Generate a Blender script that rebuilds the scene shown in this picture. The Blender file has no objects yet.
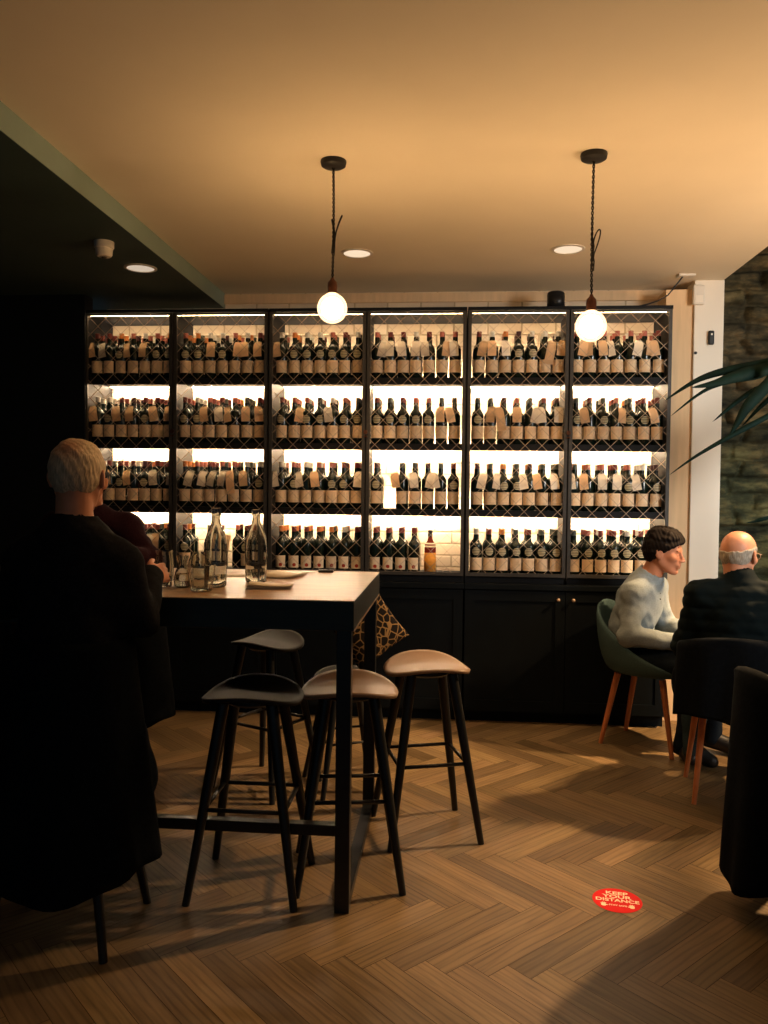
import bpy, bmesh, math, random
import numpy as np
from mathutils import Vector, Matrix, noise as mnoise

random.seed(7)
rng = np.random.RandomState(11)
SC = bpy.context.scene
COL = SC.collection
R = math.radians

# ------------------------------------------------------------------ tags and hierarchy
def tag(o, label=None, cat=None, group=None, kind=None):
    if label: o['label'] = label
    if cat: o['category'] = cat
    if group: o['group'] = group
    if kind: o['kind'] = kind
    return o

def link(name, mesh, parent=None):
    o = bpy.data.objects.new(name, mesh)
    COL.objects.link(o)
    if parent is not None:
        o.parent = parent
    return o

def empty(name, loc=(0, 0, 0), rz=0.0):
    o = link(name, None)
    o.location = loc
    o.rotation_euler = (0, 0, rz)
    o.empty_display_size = 0.05
    return o

def dup(root, loc, rz):
    r = root.copy(); COL.objects.link(r)
    r.location = loc; r.rotation_euler = (0, 0, rz)
    for ch in list(root.children):
        c = ch.copy(); COL.objects.link(c); c.parent = r
        for g in list(ch.children):
            d = g.copy(); COL.objects.link(d); d.parent = c
    return r

# ------------------------------------------------------------------ mesh builder
class MB:
    def __init__(self):
        self.v = []; self.f = []; self.mi = []; self.uv = None
    def add(self, vs, fs, m=0):
        n = len(self.v)
        self.v += [tuple(p) for p in vs]
        self.f += [tuple(i + n for i in q) for q in fs]
        self.mi += [m] * len(fs)
        return self
    def box(self, x0, x1, y0, y1, z0, z1, m=0, mat=None):
        vs = [Vector((x, y, z)) for z in (z0, z1) for y in (y0, y1) for x in (x0, x1)]
        if mat is not None: vs = [mat @ p for p in vs]
        return self.add(vs, [(0, 2, 3, 1), (4, 5, 7, 6), (0, 1, 5, 4), (2, 6, 7, 3), (0, 4, 6, 2), (1, 3, 7, 5)], m)
    def lathe(self, prof, n=24, m=0, c=(0, 0, 0), closed=False, sq=None):
        vs = []; k = len(prof)
        for i in range(n):
            a = 2 * math.pi * i / n
            for j, (r, z) in enumerate(prof):
                rr = r
                if sq:      # squared section
                    e = sq[j] if isinstance(sq, (list, tuple)) else sq
                    s = max(abs(math.cos(a)), abs(math.sin(a)))
                    rr = r * ((1 - e) + e * min(1.0 / s, 1.28))
                vs.append((c[0] + rr * math.cos(a), c[1] + rr * math.sin(a), c[2] + z))
        fs = []
        for i in range(n):
            i2 = (i + 1) % n
            for j in range(k - 1 if not closed else k):
                j2 = (j + 1) % k
                fs.append((i * k + j, i2 * k + j, i2 * k + j2, i * k + j2))
        if not closed:
            if prof[0][0] > 1e-6: fs.append(tuple(i * k for i in reversed(range(n))))
            if prof[-1][0] > 1e-6: fs.append(tuple(i * k + k - 1 for i in range(n)))
        return self.add(vs, fs, m)
    def tube(self, pts, rad, n=8, m=0, caps=True, flat=None):
        pts = [Vector(p) for p in pts]
        k = len(pts)
        rads = rad if isinstance(rad, (list, tuple)) else [rad] * k
        vs = []
        up = Vector((0, 0, 1))
        t0 = (pts[1] - pts[0]).normalized()
        if abs(t0.dot(up)) > .95: up = Vector((0, 1, 0))
        a = t0.cross(up).normalized()
        for i, p in enumerate(pts):
            t = (pts[min(i + 1, k - 1)] - pts[max(i - 1, 0)])
            t = t.normalized() if t.length > 1e-9 else t0
            a = (a - t * a.dot(t)).normalized()
            b = t.cross(a)
            for j in range(n):
                th = 2 * math.pi * (j + .5) / n
                fb = flat if flat else 1.0
                vs.append(p + (a * math.cos(th) + b * math.sin(th) * fb) * rads[i])
        fs = []
        for i in range(k - 1):
            for j in range(n):
                j2 = (j + 1) % n
                fs.append((i * n + j, i * n + j2, (i + 1) * n + j2, (i + 1) * n + j))
        if caps:
            fs.append(tuple(reversed(range(n))))
            fs.append(tuple((k - 1) * n + j for j in range(n)))
        return self.add(vs, fs, m)
    def grid(self, P, m=0, wrap=False):
        """P[i][j] points -> quads"""
        ni = len(P); nj = len(P[0])
        vs = [p for row in P for p in row]
        fs = []
        for i in range(ni - (0 if wrap else 1)):
            i2 = (i + 1) % ni
            for j in range(nj - 1):
                fs.append((i * nj + j, i2 * nj + j, i2 * nj + j + 1, i * nj + j + 1))
        return self.add(vs, fs, m)
    def build(self, name, mats, parent=None, smooth=False, bevel=0, angle=None, solid=0, sub=0, weld=False):
        me = bpy.data.meshes.new(name)
        me.from_pydata([tuple(p) for p in self.v], [], self.f)
        if not isinstance(mats, (list, tuple)): mats = [mats]
        for m in mats: me.materials.append(m)
        me.polygons.foreach_set('material_index', self.mi)
        if smooth: me.polygons.foreach_set('use_smooth', [True] * len(me.polygons))
        me.update()
        bm = bmesh.new(); bm.from_mesh(me)
        if weld: bmesh.ops.remove_doubles(bm, verts=bm.verts, dist=1e-5)
        bmesh.ops.recalc_face_normals(bm, faces=bm.faces)
        if angle is not None:
            for e in bm.edges:
                if len(e.link_faces) == 2 and e.calc_face_angle(0) > angle: e.smooth = False
        bm.to_mesh(me); bm.free()
        o = link(name, me, parent)
        if solid:
            s = o.modifiers.new('solid', 'SOLIDIFY'); s.thickness = solid; s.offset = 0
        if bevel:
            b = o.modifiers.new('bevel', 'BEVEL'); b.width = bevel; b.segments = 2; b.limit_method = 'ANGLE'
        if sub:
            s = o.modifiers.new('sub', 'SUBSURF'); s.levels = sub; s.render_levels = sub
        return o

# ------------------------------------------------------------------ materials
class N:
    """tiny node-tree writer"""
    def __init__(self, name):
        self.m = bpy.data.materials.new(name); self.m.use_nodes = True
        self.t = self.m.node_tree; self.t.nodes.clear()
        self.out = self.t.nodes.new('ShaderNodeOutputMaterial')
    def n(self, typ, **kw):
        nd = self.t.nodes.new(typ)
        for k, v in kw.items():
            if k.startswith('i_'):
                nd.inputs[k[2:].replace('_', ' ')].default_value = v
            else: setattr(nd, k, v)
        return nd
    def l(self, a, b): self.t.links.new(a, b)
    def bsdf(self, color=(.5, .5, .5), rough=.5, metal=0, spec=.5, coat=0, trans=0, ior=1.45):
        b = self.n('ShaderNodeBsdfPrincipled')
        b.inputs['Base Color'].default_value = (*color, 1)
        b.inputs['Roughness'].default_value = rough
        b.inputs['Metallic'].default_value = metal
        b.inputs['Specular IOR Level'].default_value = spec
        b.inputs['Coat Weight'].default_value = coat
        b.inputs['Transmission Weight'].default_value = trans
        b.inputs['IOR'].default_value = ior
        self.l(b.outputs[0], self.out.inputs[0])
        self.b = b
        return b
    def ramp(self, fac, stops):
        r = self.n('ShaderNodeValToRGB')
        els = r.color_ramp.elements
        while len(els) < len(stops): els.new(.5)
        for e, (p, c) in zip(els, stops):
            e.position = p; e.color = (*c, 1) if len(c) == 3 else c
        self.l(fac, r.inputs[0])
        return r.outputs[0]
    def noise(self, scale, coord='Object', detail=4, stretch=None, rough=.5):
        tc = self.n('ShaderNodeTexCoord')
        src = tc.outputs[coord]
        if stretch:
            mp = self.n('ShaderNodeMapping'); mp.inputs['Scale'].default_value = stretch
            self.l(src, mp.inputs[0]); src = mp.outputs[0]
        nz = self.n('ShaderNodeTexNoise')
        nz.inputs['Scale'].default_value = scale; nz.inputs['Detail'].default_value = detail
        nz.inputs['Roughness'].default_value = rough
        self.l(src, nz.inputs['Vector'])
        return nz.outputs['Fac']
    def bump(self, fac, strength=.2, dist=.01):
        b = self.n('ShaderNodeBump'); b.inputs['Strength'].default_value = strength
        b.inputs['Distance'].default_value = dist
        self.l(fac, b.inputs['Height']); self.l(b.outputs[0], self.b.inputs['Normal'])

def simple(name, color, rough=.5, metal=0, spec=.5, coat=0, var=.12, scale=30, stretch=None, bump=0):
    w = N(name); b = w.bsdf(color, rough, metal, spec, coat)
    f = w.noise(scale, stretch=stretch)
    lo = tuple(c * (1 - var) for c in color); hi = tuple(min(1, c * (1 + var)) for c in color)
    w.l(w.ramp(f, [(.3, lo), (.7, hi)]), b.inputs['Base Color'])
    if bump: w.bump(f, bump, .004)
    return w.m

def emission(name, color, strength):
    w = N(name); e = w.n('ShaderNodeEmission')
    e.inputs[0].default_value = (*color, 1); e.inputs[1].default_value = strength
    w.l(e.outputs[0], w.out.inputs[0])
    return w.m

M = {}
M['ceiling'] = simple('ceiling_paint', (.84, .76, .62), .85, spec=.2, var=.02, scale=3)
M['ceiling_dark'] = simple('dark_teal_paint', (.035, .062, .062), .7, spec=.3, var=.06, scale=4)
M['fascia'] = simple('green_grey_paint', (.27, .36, .32), .75, spec=.3, var=.05, scale=4)
M['wall_dark'] = simple('near_black_paint', (.006, .009, .013), .6, spec=.3, var=.1, scale=5)
M['cab'] = simple('black_wood', (.006, .007, .009), .55, spec=.2, var=.2, scale=12, stretch=(8, 8, 1))
M['cab_base'] = simple('black_panel_paint', (.0022, .0042, .0062), .6, spec=.15, var=.2, scale=9)
M['frame'] = simple('dark_bronze_metal', (.05, .046, .042), .5, metal=.3, var=.15)
M['wire'] = simple('wire_metal', (.46, .33, .23), .45, metal=.35, var=.1)
M['plaster'] = simple('cream_plaster', (.84, .74, .60), .8, spec=.2, var=.05, scale=6, stretch=(6, 6, .6))
M['plaster_warm'] = simple('warm_plaster', (.78, .55, .33), .8, spec=.2, var=.06, scale=6, stretch=(6, 6, .6))
M['column'] = simple('white_column_paint', (.86, .80, .70), .8, spec=.2, var=.02, scale=3)
M['black'] = simple('matt_black', (.01, .011, .013), .5, var=.15)
M['black_metal'] = simple('black_metal', (.012, .013, .015), .35, metal=.2, var=.15)
M['bronze'] = simple('copper_holder', (.085, .035, .022), .35, metal=.8, var=.15)
M['cord'] = simple('braided_cord', (.012, .01, .009), .8, var=.4, scale=300)
M['white_plastic'] = simple('white_plastic', (.75, .7, .62), .45, var=.03)
M['stool_wood'] = simple('black_stained_ash', (.010, .011, .012), .38, var=.25, scale=20, stretch=(10, 10, 1))
M['seat'] = simple('brown_saddle_seat', (.27, .175, .115), .4, spec=.4, coat=.0, var=.06, scale=8)
M['seat_shaded'] = simple('shaded_saddle_seat', (.012, .012, .012), .55, spec=.25, var=.1)  # darkened copy of the saddle seat, shade put into its colour
M['leg_wood'] = simple('orange_beech', (.52, .17, .06), .4, var=.12, scale=18, stretch=(10, 10, 1))
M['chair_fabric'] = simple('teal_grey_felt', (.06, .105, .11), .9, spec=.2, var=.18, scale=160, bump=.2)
M['skin'] = simple('skin', (.55, .225, .12), .5, spec=.35, var=.10, scale=16)
M['skin_pink'] = simple('ruddy_skin', (.64, .29, .175), .45, spec=.35, var=.10, scale=16)
M['grey_knit'] = simple('grey_knit', (.235, .275, .29), .92, spec=.15, var=.12, scale=120, bump=.25)
M['dark_knit'] = simple('navy_black_wool', (.010, .0105, .014), .95, spec=.08, var=.3, scale=90, bump=.3)
M['maroon'] = simple('maroon_knit', (.026, .009, .015), .95, spec=.1, var=.2, scale=100, bump=.3)
M['puffer'] = simple('dark_green_nylon', (.004, .0085, .010), .85, spec=.1, var=.15, scale=30)
M['denim'] = simple('dark_denim', (.012, .018, .026), .9, spec=.1, var=.2, scale=120)
M['jeans'] = simple('blue_grey_jeans', (.03, .05, .06), .9, spec=.1, var=.2, scale=120)
M['shoe'] = simple('dark_leather', (.012, .011, .011), .5, var=.2)
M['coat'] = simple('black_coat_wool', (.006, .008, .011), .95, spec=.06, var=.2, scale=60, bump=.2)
M['white_hair'] = simple('white_hair', (.60, .47, .32), .7, spec=.3, var=.30, scale=55, stretch=(3.5, 3.5, .5), bump=.5)
M['grey_hair'] = simple('grey_hair', (.42, .36, .29), .7, spec=.3, var=.25, scale=60, stretch=(3, 3, .6), bump=.4)
M['dark_hair'] = simple('dark_brown_hair', (.007, .0045, .0035), .7, spec=.12, var=.45, scale=60, stretch=(1, 3.5, 1.4), bump=.5)
M['palm'] = simple('palm_leaf', (.004, .018, .014), .7, spec=.15, var=.25, scale=20)
M['paper'] = simple('paper', (.72, .62, .50), .8, var=.08, scale=40)
M['green_kick'] = simple('kick_board', (.01, .012, .012), .6)

def mat_glass(name, color=(1, 1, 1), rough=0.0):
    w = N(name)
    g = w.n('ShaderNodeBsdfGlass'); g.inputs['Color'].default_value = (*color, 1)
    g.inputs['Roughness'].default_value = rough; g.inputs['IOR'].default_value = 1.45
    w.l(g.outputs[0], w.out.inputs[0])
    return w.m
M['glass'] = mat_glass('clear_glass', (.97, .98, .96))
M['water'] = mat_glass('water', (.98, .99, 1)); 
for nd in M['water'].node_tree.nodes:
    if nd.type == 'BSDF_GLASS': nd.inputs['IOR'].default_value = 1.33

def mat_bottle():
    w = N('dark_green_bottle_glass'); b = w.bsdf((.006, .012, .008), .12, spec=.55)
    return w.m
M['bottle'] = mat_bottle()
CAPC = {'r': (.16, .028, .022), 'P': (.42, .12, .085), 'w': (.62, .58, .52), 'o': (.62, .20, .045),
        'g': (.06, .07, .055), 'd': (.05, .012, .014)}
CAPN = {'r': 'red', 'P': 'pink', 'w': 'white', 'o': 'orange', 'g': 'dark green', 'd': 'maroon'}
for k, c in CAPC.items():
    M['cap_' + k] = simple('foil_' + CAPN[k].replace(' ', '_'), c, .35, spec=.5, var=.1)

def mat_label(name, base, ink, rows, seal=False):
    w = N(name); b = w.bsdf(base, .75, spec=.2)
    tc = w.n('ShaderNodeTexCoord'); oi = w.n('ShaderNodeObjectInfo')
    br = w.n('ShaderNodeTexBrick')
    br.inputs['Color1'].default_value = (*ink, 1); br.inputs['Color2'].default_value = (*base, 1)
    br.inputs['Mortar'].default_value = (*base, 1)
    br.inputs['Scale'].default_value = 1.0
    br.inputs['Mortar Size'].default_value = .06
    br.inputs['Brick Width'].default_value = .16; br.inputs['Row Height'].default_value = 1.0 / rows
    va = w.n('ShaderNodeVectorMath', operation='MULTIPLY_ADD')
    va.inputs[1].default_value = (1, 1, 1)
    cmb = w.n('ShaderNodeCombineXYZ'); mul = w.n('ShaderNodeMath', operation='MULTIPLY'); mul.inputs[1].default_value = 7.3
    w.l(oi.outputs['Random'], mul.inputs[0]); w.l(mul.outputs[0], cmb.inputs[0])
    w.l(tc.outputs['UV'], va.inputs[0]); w.l(cmb.outputs[0], va.inputs[2])
    w.l(va.outputs[0], br.inputs['Vector'])
    # plain margin around the printing
    sp = w.n('ShaderNodeSeparateXYZ'); w.l(tc.outputs['UV'], sp.inputs[0])
    def inside(o, lo, hi):
        a = w.n('ShaderNodeMath', operation='GREATER_THAN'); a.inputs[1].default_value = lo; w.l(o, a.inputs[0])
        c = w.n('ShaderNodeMath', operation='LESS_THAN'); c.inputs[1].default_value = hi; w.l(o, c.inputs[0])
        m_ = w.n('ShaderNodeMath', operation='MULTIPLY'); w.l(a.outputs[0], m_.inputs[0]); w.l(c.outputs[0], m_.inputs[1])
        return m_.outputs[0]
    mm = w.n('ShaderNodeMath', operation='MULTIPLY')
    w.l(inside(sp.outputs[0], .2, .8), mm.inputs[0]); w.l(inside(sp.outputs[1], .3 if seal else .18, .88), mm.inputs[1])
    m2 = w.n('ShaderNodeMath', operation='MULTIPLY'); m2.inputs[1].default_value = .6
    w.l(mm.outputs[0], m2.inputs[0])
    mx = w.n('ShaderNodeMix', data_type='RGBA')
    w.l(m2.outputs[0], mx.inputs['Factor'])
    # tone of each label differs a little
    hs = w.n('ShaderNodeHueSaturation'); hs.inputs['Color'].default_value = (*base, 1)
    mr = w.n('ShaderNodeMapRange'); mr.inputs['To Min'].default_value = .78; mr.inputs['To Max'].default_value = 1.15
    w.l(oi.outputs['Random'], mr.inputs[0]); w.l(mr.outputs[0], hs.inputs['Value'])
    w.l(hs.outputs[0], mx.inputs['A']); w.l(br.outputs['Color'], mx.inputs['B'])
    res = mx.outputs['Result']
    if seal:
        d = w.n('ShaderNodeVectorMath', operation='DISTANCE'); d.inputs[1].default_value = (.58, .24, 0)
        w.l(tc.outputs['UV'], d.inputs[0])
        lt = w.n('ShaderNodeMath', operation='LESS_THAN'); lt.inputs[1].default_value = .15
        w.l(d.outputs['Value'], lt.inputs[0])
        m3 = w.n('ShaderNodeMix', data_type='RGBA'); m3.inputs['B'].default_value = (.42, .045, .02, 1)
        w.l(lt.outputs[0], m3.inputs['Factor']); w.l(res, m3.inputs['A']); res = m3.outputs['Result']
    w.l(res, b.inputs['Base Color'])
    return w.m
M['label'] = mat_label('tan_label', (.84, .62, .40), (.40, .24, .13), 7)
M['label_seal'] = mat_label('sealed_label', (.86, .70, .50), (.4, .26, .16), 8, seal=True)
M['tag_t'] = mat_label('tan_tag_paper', (.78, .50, .28), (.30, .15, .07), 9)
M['tag_w'] = mat_label('white_tag_paper', (.86, .74, .58), (.45, .3, .18), 9)
M['amber'] = simple('amber_label', (.85, .36, .05), .6, var=.15, scale=60)
M['whisky'] = simple('red_brown_spirit', (.25, .03, .015), .15, var=.2)

def mat_emblem():
    w = N('round_emblem'); b = w.bsdf((.3, .3, .22), .6, spec=.3)
    tc = w.n('ShaderNodeTexCoord')
    sp = w.n('ShaderNodeSeparateXYZ'); w.l(tc.outputs['UV'], sp.inputs[0])
    wv = w.n('ShaderNodeTexWave'); wv.bands_direction = 'Y'; wv.inputs['Scale'].default_value = 1.55
    wv.inputs['Distortion'].default_value = .4
    w.l(tc.outputs['UV'], wv.inputs['Vector'])
    w.l(w.ramp(wv.outputs['Fac'], [(.22, (.06, .075, .055)), (.42, (.62, .52, .33))]), b.inputs['Base Color'])
    return w.m
M['emblem'] = mat_emblem()

def mat_floor():
    w = N('oak_herringbone'); b = w.bsdf((.3, .2, .12), .42, spec=.4)
    at = w.n('ShaderNodeAttribute'); at.attribute_name = 'tone'
    tc = w.n('ShaderNodeTexCoord')
    mp = w.n('ShaderNodeMapping'); mp.inputs['Scale'].default_value = (2.2, 24, 1)
    w.l(tc.outputs['UV'], mp.inputs[0])
    nz = w.n('ShaderNodeTexNoise'); nz.inputs['Scale'].default_value = 1.6; nz.inputs['Detail'].default_value = 6
    nz.inputs['Distortion'].default_value = .9
    w.l(mp.outputs[0], nz.inputs['Vector'])
    mp2 = w.n('ShaderNodeMapping'); mp2.inputs['Scale'].default_value = (3, 13, 1)
    w.l(tc.outputs['UV'], mp2.inputs[0])
    wv = w.n('ShaderNodeTexWave'); wv.bands_direction = 'Y'
    wv.inputs['Scale'].default_value = .9; wv.inputs['Distortion'].default_value = 7; wv.inputs['Detail'].default_value = 2
    wv.inputs['Detail Scale'].default_value = .6
    w.l(mp2.outputs[0], wv.inputs['Vector'])
    c1 = w.ramp(nz.outputs['Fac'], [(.25, (.125, .080, .038)), (.5, (.195, .128, .062)), (.8, (.25, .17, .088))])
    c2 = w.ramp(wv.outputs['Fac'], [(.0, (.55, .55, .55)), (.35, (1, 1, 1))])
    mx = w.n('ShaderNodeMix', data_type='RGBA', blend_type='MULTIPLY'); mx.inputs['Factor'].default_value = .6
    w.l(c1, mx.inputs['A']); w.l(c2, mx.inputs['B'])
    m2 = w.n('ShaderNodeMix', data_type='RGBA', blend_type='MULTIPLY'); m2.inputs['Factor'].default_value = 1
    w.l(mx.outputs['Result'], m2.inputs['A']); w.l(at.outputs['Color'], m2.inputs['B'])
    w.l(m2.outputs['Result'], b.inputs['Base Color'])
    r = w.n('ShaderNodeMapRange'); r.inputs['To Min'].default_value = .34; r.inputs['To Max'].default_value = .56
    w.l(nz.outputs['Fac'], r.inputs[0]); w.l(r.outputs[0], b.inputs['Roughness'])
    w.bump(nz.outputs['Fac'], .12, .003)
    return w.m
M['floor'] = mat_floor()
M['gap'] = simple('dark_joint', (.05, .032, .02), .9)

def mat_brick():
    w = N('white_painted_brick'); b = w.bsdf((.8, .7, .55), .8, spec=.2)
    tc = w.n('ShaderNodeTexCoord')
    mp = w.n('ShaderNodeMapping'); mp.inputs['Rotation'].default_value = (R(90), 0, 0)
    w.l(tc.outputs['Object'], mp.inputs[0])
    br = w.n('ShaderNodeTexBrick')
    br.inputs['Scale'].default_value = 1; br.inputs['Brick Width'].default_value = .23; br.inputs['Row Height'].default_value = .08
    br.inputs['Mortar Size'].default_value = .008; br.inputs['Mortar Smooth'].default_value = .6
    br.inputs['Color1'].default_value = (.74, .60, .44, 1); br.inputs['Color2'].default_value = (.66, .52, .37, 1)
    br.inputs['Mortar'].default_value = (.5, .38, .25, 1)
    w.l(mp.outputs[0], br.inputs['Vector'])
    w.l(br.outputs['Color'], b.inputs['Base Color'])
    inv = w.n('ShaderNodeMath', operation='SUBTRACT'); inv.inputs[0].default_value = 1
    w.l(br.outputs['Fac'], inv.inputs[1])
    w.bump(inv.outputs[0], .5, .008)
    return w.m
M['brick'] = mat_brick()

def mat_stone():
    w = N('rubble_stone'); b = w.bsdf((.2, .16, .1), .85, spec=.25)
    f = w.noise(3.2, detail=8, stretch=(1, 1, 2.6), rough=.65)
    c = w.ramp(f, [(.32, (.015, .016, .013)), (.47, (.075, .066, .042)), (.58, (.19, .145, .08)), (.75, (.32, .26, .15))])
    f2 = w.noise(1.1, detail=3)
    g = w.ramp(f2, [(.4, (1, .92, .8)), (.62, (.72, .9, .72))])
    mx = w.n('ShaderNodeMix', data_type='RGBA', blend_type='MULTIPLY'); mx.inputs['Factor'].default_value = 1
    w.l(c, mx.inputs['A']); w.l(g, mx.inputs['B'])
    w.l(mx.outputs['Result'], b.inputs['Base Color'])
    w.bump(w.noise(26, detail=8, rough=.7), .6, .02)
    return w.m
M['stone'] = mat_stone()

def mat_table():
    w = N('oak_table_top'); b = w.bsdf((.3, .2, .1), .28, spec=.5)
    f = w.noise(5, detail=6, stretch=(1, 18, 1))
    w.l(w.ramp(f, [(.3, (.30, .175, .09)), (.55, (.50, .32, .18)), (.8, (.6, .42, .25))]), b.inputs['Base Color'])
    return w.m
M['table_top'] = mat_table()
M['table_dark'] = simple('dark_green_black_timber', (.010, .016, .016), .45, var=.2, scale=14, stretch=(1, 6, 6))

def mat_cushion():
    w = N('leopard_cloth'); b = w.bsdf((.3, .2, .1), .9, spec=.1)
    tc = w.n('ShaderNodeTexCoord')
    v = w.n('ShaderNodeTexVoronoi'); v.feature = 'DISTANCE_TO_EDGE'; v.inputs['Scale'].default_value = 26
    w.l(tc.outputs['Object'], v.inputs['Vector'])
    w.l(w.ramp(v.outputs['Distance'], [(.045, (.27, .17, .08)), (.085, (.012, .010, .010))]), b.inputs['Base Color'])
    return w.m
M['cushion'] = mat_cushion()

# ------------------------------------------------------------------ key sizes
ZC = 2.854          # ceiling
YW = 5.62           # back wall
YF = 5.194          # face of the cabinets

# ------------------------------------------------------------------ SETTING
def structure(o):
    o['kind'] = 'structure'
    return o

def build_floor():
    w = .092; n = 6; L = n * w
    ca = math.sqrt(.5)
    y_off = 3.09 + (n / 2 - .5) * ca * w
    vs = []; fs = []; uv = []; tone = []; mi = []
    g = .0011
    def plank(u0, u1, v0, v1, along_u):
        base = [(u0 + g, v0 + g), (u1 - g, v0 + g), (u1 - g, v1 - g), (u0 + g, v1 - g)]
        W = [((u + v) * ca, (v - u) * ca + y_off) for u, v in base]
        cx = sum(p[0] for p in W) / 4; cy = sum(p[1] for p in W) / 4
        if not (-3.4 < cx < 4.0 and -1.9 < cy < 5.9): return
        i = len(vs)
        vs.extend([(x, y, 0.0) for x, y in W]); fs.append((i, i + 1, i + 2, i + 3)); mi.append(0)
        ox, oy = rng.rand() * 50, rng.rand() * 50
        l = L; 
        if along_u: uv.extend([(ox, oy), (ox + l, oy), (ox + l, oy + w), (ox, oy + w)])
        else: uv.extend([(ox, oy), (ox, oy + w), (ox + l, oy + w), (ox + l, oy)])
        t = .60 + .62 * rng.rand()
        tn = (t, t * (1 + .015 * rng.randn()), t * (1 + .03 * rng.randn()))
        tone.extend([tn] * 4)
    for a in range(-70, 90):
        for b in range(-10, 11):
            u = (a + n * b) * w; v = (a - n * b) * w
            plank(u, u + L, v, v + w, True)
            plank(u, u + w, v + w, v + w + L, False)
    i = len(vs)
    vs.extend([(-3.4, -1.9, -.002), (4, -1.9, -.002), (4, 5.9, -.002), (-3.4, 5.9, -.002)])
    fs.append((i, i + 1, i + 2, i + 3)); mi.append(1); uv.extend([(0, 0)] * 4); tone.extend([(1, 1, 1)] * 4)
    i = len(vs)
    vs.extend([(-3.4, -1.9, -.06), (4, -1.9, -.06), (4, 5.9, -.06), (-3.4, 5.9, -.06)])
    fs.append((i + 3, i + 2, i + 1, i)); mi.append(1); uv.extend([(0, 0)] * 4); tone.extend([(1, 1, 1)] * 4)
    me = bpy.data.meshes.new('floor'); me.from_pydata(vs, [], fs)
    me.materials.append(M['floor']); me.materials.append(M['gap'])
    me.polygons.foreach_set('material_index', mi)
    ul = me.uv_layers.new(name='UVMap'); ul.data.foreach_set('uv', [c for p in uv for c in p])
    ca_ = me.color_attributes.new('tone', 'FLOAT_COLOR', 'CORNER')
    ca_.data.foreach_set('color', [c for p in tone for c in (*p, 1)])
    o = link('floor', me); structure(o); o['label'] = 'oak herringbone plank floor'
build_floor()

XB = -1.607         # fascia of the lower ceiling
o = structure(MB().box(XB, 1.715, -1.9, 5.9, ZC, ZC + .06).build('ceiling', M['ceiling']))
o['label'] = 'cream painted ceiling over the bar'
o = structure(MB().box(-3.4, XB - .004, -1.9, 5.9, 2.752, ZC + .06).build('ceiling_low', M['ceiling_dark']))
o['label'] = 'dark teal lowered ceiling along the side of the room'
o = structure(MB().box(XB - .004, XB, -1.9, 5.9, 2.752, ZC).build('trim_1', M['fascia']))
o['label'] = 'green grey upright face of the lowered ceiling'
o = structure(MB().box(1.715, 4.0, -1.9, 5.9, 3.6, 3.66).build('ceiling_high', M['ceiling_dark']))
o['label'] = 'higher ceiling over the stone wall'
o = structure(MB().box(1.69, 1.715, -1.9, 5.38, ZC + .06, 3.6).build('wall_over', M['column']))
o = structure(MB().box(-2.46, 1.7, YW, YW + .12, 0, ZC).build('wall_back', M['brick']))
o['label'] = 'painted brick wall behind the shelves'
o = structure(MB().box(-2.0, 1.53, YW - .02, YW, 2.78, 2.845).build('trim_2', M['plaster_warm'], bevel=.004))
o['label'] = 'cream cornice board above the shelves'
o = structure(MB().box(-3.4, -2.42, YF - .02, YF + .1, 0, 2.76).build('wall_dark', M['wall_dark']))
o = structure(MB().box(-3.4, -3.3, -1.9, YF, 0, 2.76).build('wall_left', M['wall_dark']))
mb = MB().box(1.535, 1.72, 5.38, 5.95, 0, ZC)
o = structure(mb.build('wall_column', M['column'], bevel=.004))
o['label'] = 'white painted column at the end of the shelves'
o = structure(MB().box(1.362, 1.5345, 5.40, YW, 0, 2.80).build('trim_3', M['plaster_warm']))
o['label'] = 'cream boxed panel between the shelves and the column'

def build_stone():
    nx, nz = 260, 380
    x0, x1, z0, z1 = 1.60, 3.9, 0, 3.6
    P = []
    for i in range(nx + 1):
        row = []
        for j in range(nz + 1):
            x = x0 + (x1 - x0) * i / nx; z = z0 + (z1 - z0) * j / nz
            zz = z + .045 * mnoise.noise((x * 1.4, z * 1.5, 3.1)) + .012 * mnoise.noise((x * 7, z * 9, 1.1))
            hc = zz / .115; ci = math.floor(hc); fz = hc - ci
            wd = .22 + .16 * abs(math.sin(ci * 12.9898))
            hx = (x + .05 * mnoise.noise((x * 3, z * 6, 9)) + ci * .137) / wd; xi = math.floor(hx); fx = hx - xi
            h = math.sin(ci * 127.1 + xi * 311.7) * 43758.5453; h -= math.floor(h)
            edge = min(1, min(fz, 1 - fz) * 4.5) ** .5 * min(1, min(fx, 1 - fx) * 9) ** .5
            d = (.02 + .11 * h) * edge + .03 * mnoise.noise((x * 9, z * 16, ci * 1.3)) + .014 * mnoise.noise((x * 26, z * 40, 4))
            row.append((x, 5.72 - .8 * d, z))
        P.append(row)
    mb = MB().grid(P)
    o = mb.build('wall_stone', M['stone'], smooth=True)
    structure(o); o['label'] = 'rough rubble stone wall beside the column'
build_stone()
o = structure(MB().box(3.9, 4.0, -1.9, 5.9, 0, 3.6).build('wall_right', M['stone']))

# ------------------------------------------------------------------ CABINETS
POSTS = [-2.438, -1.832, -1.197, -.558, .085, .726, 1.358]
SH = [2.212, 1.789, 1.366, .943]        # tops of the shelves, top tier first
ZTOP = 2.655
BAYW = ['first', 'second', 'third', 'fourth', 'fifth', 'sixth', 'seventh', 'eighth']
M['led'] = emission('warm_led', (1.0, .75, .49), 200)
M['led_front'] = emission('warm_led_front', (1.0, .68, .36), 24)
UNIT_LABEL = ['tall black wine cabinet behind the man with white hair',
              'middle black wine cabinet behind the bare globe bulb and high table',
              'tall black wine cabinet next to the white column']
BASE_LABEL = ['black base cabinet at the end near the dark wall', 'black base cabinet behind the high table',
              'black base cabinet with two small knobs near the man in grey']

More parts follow.
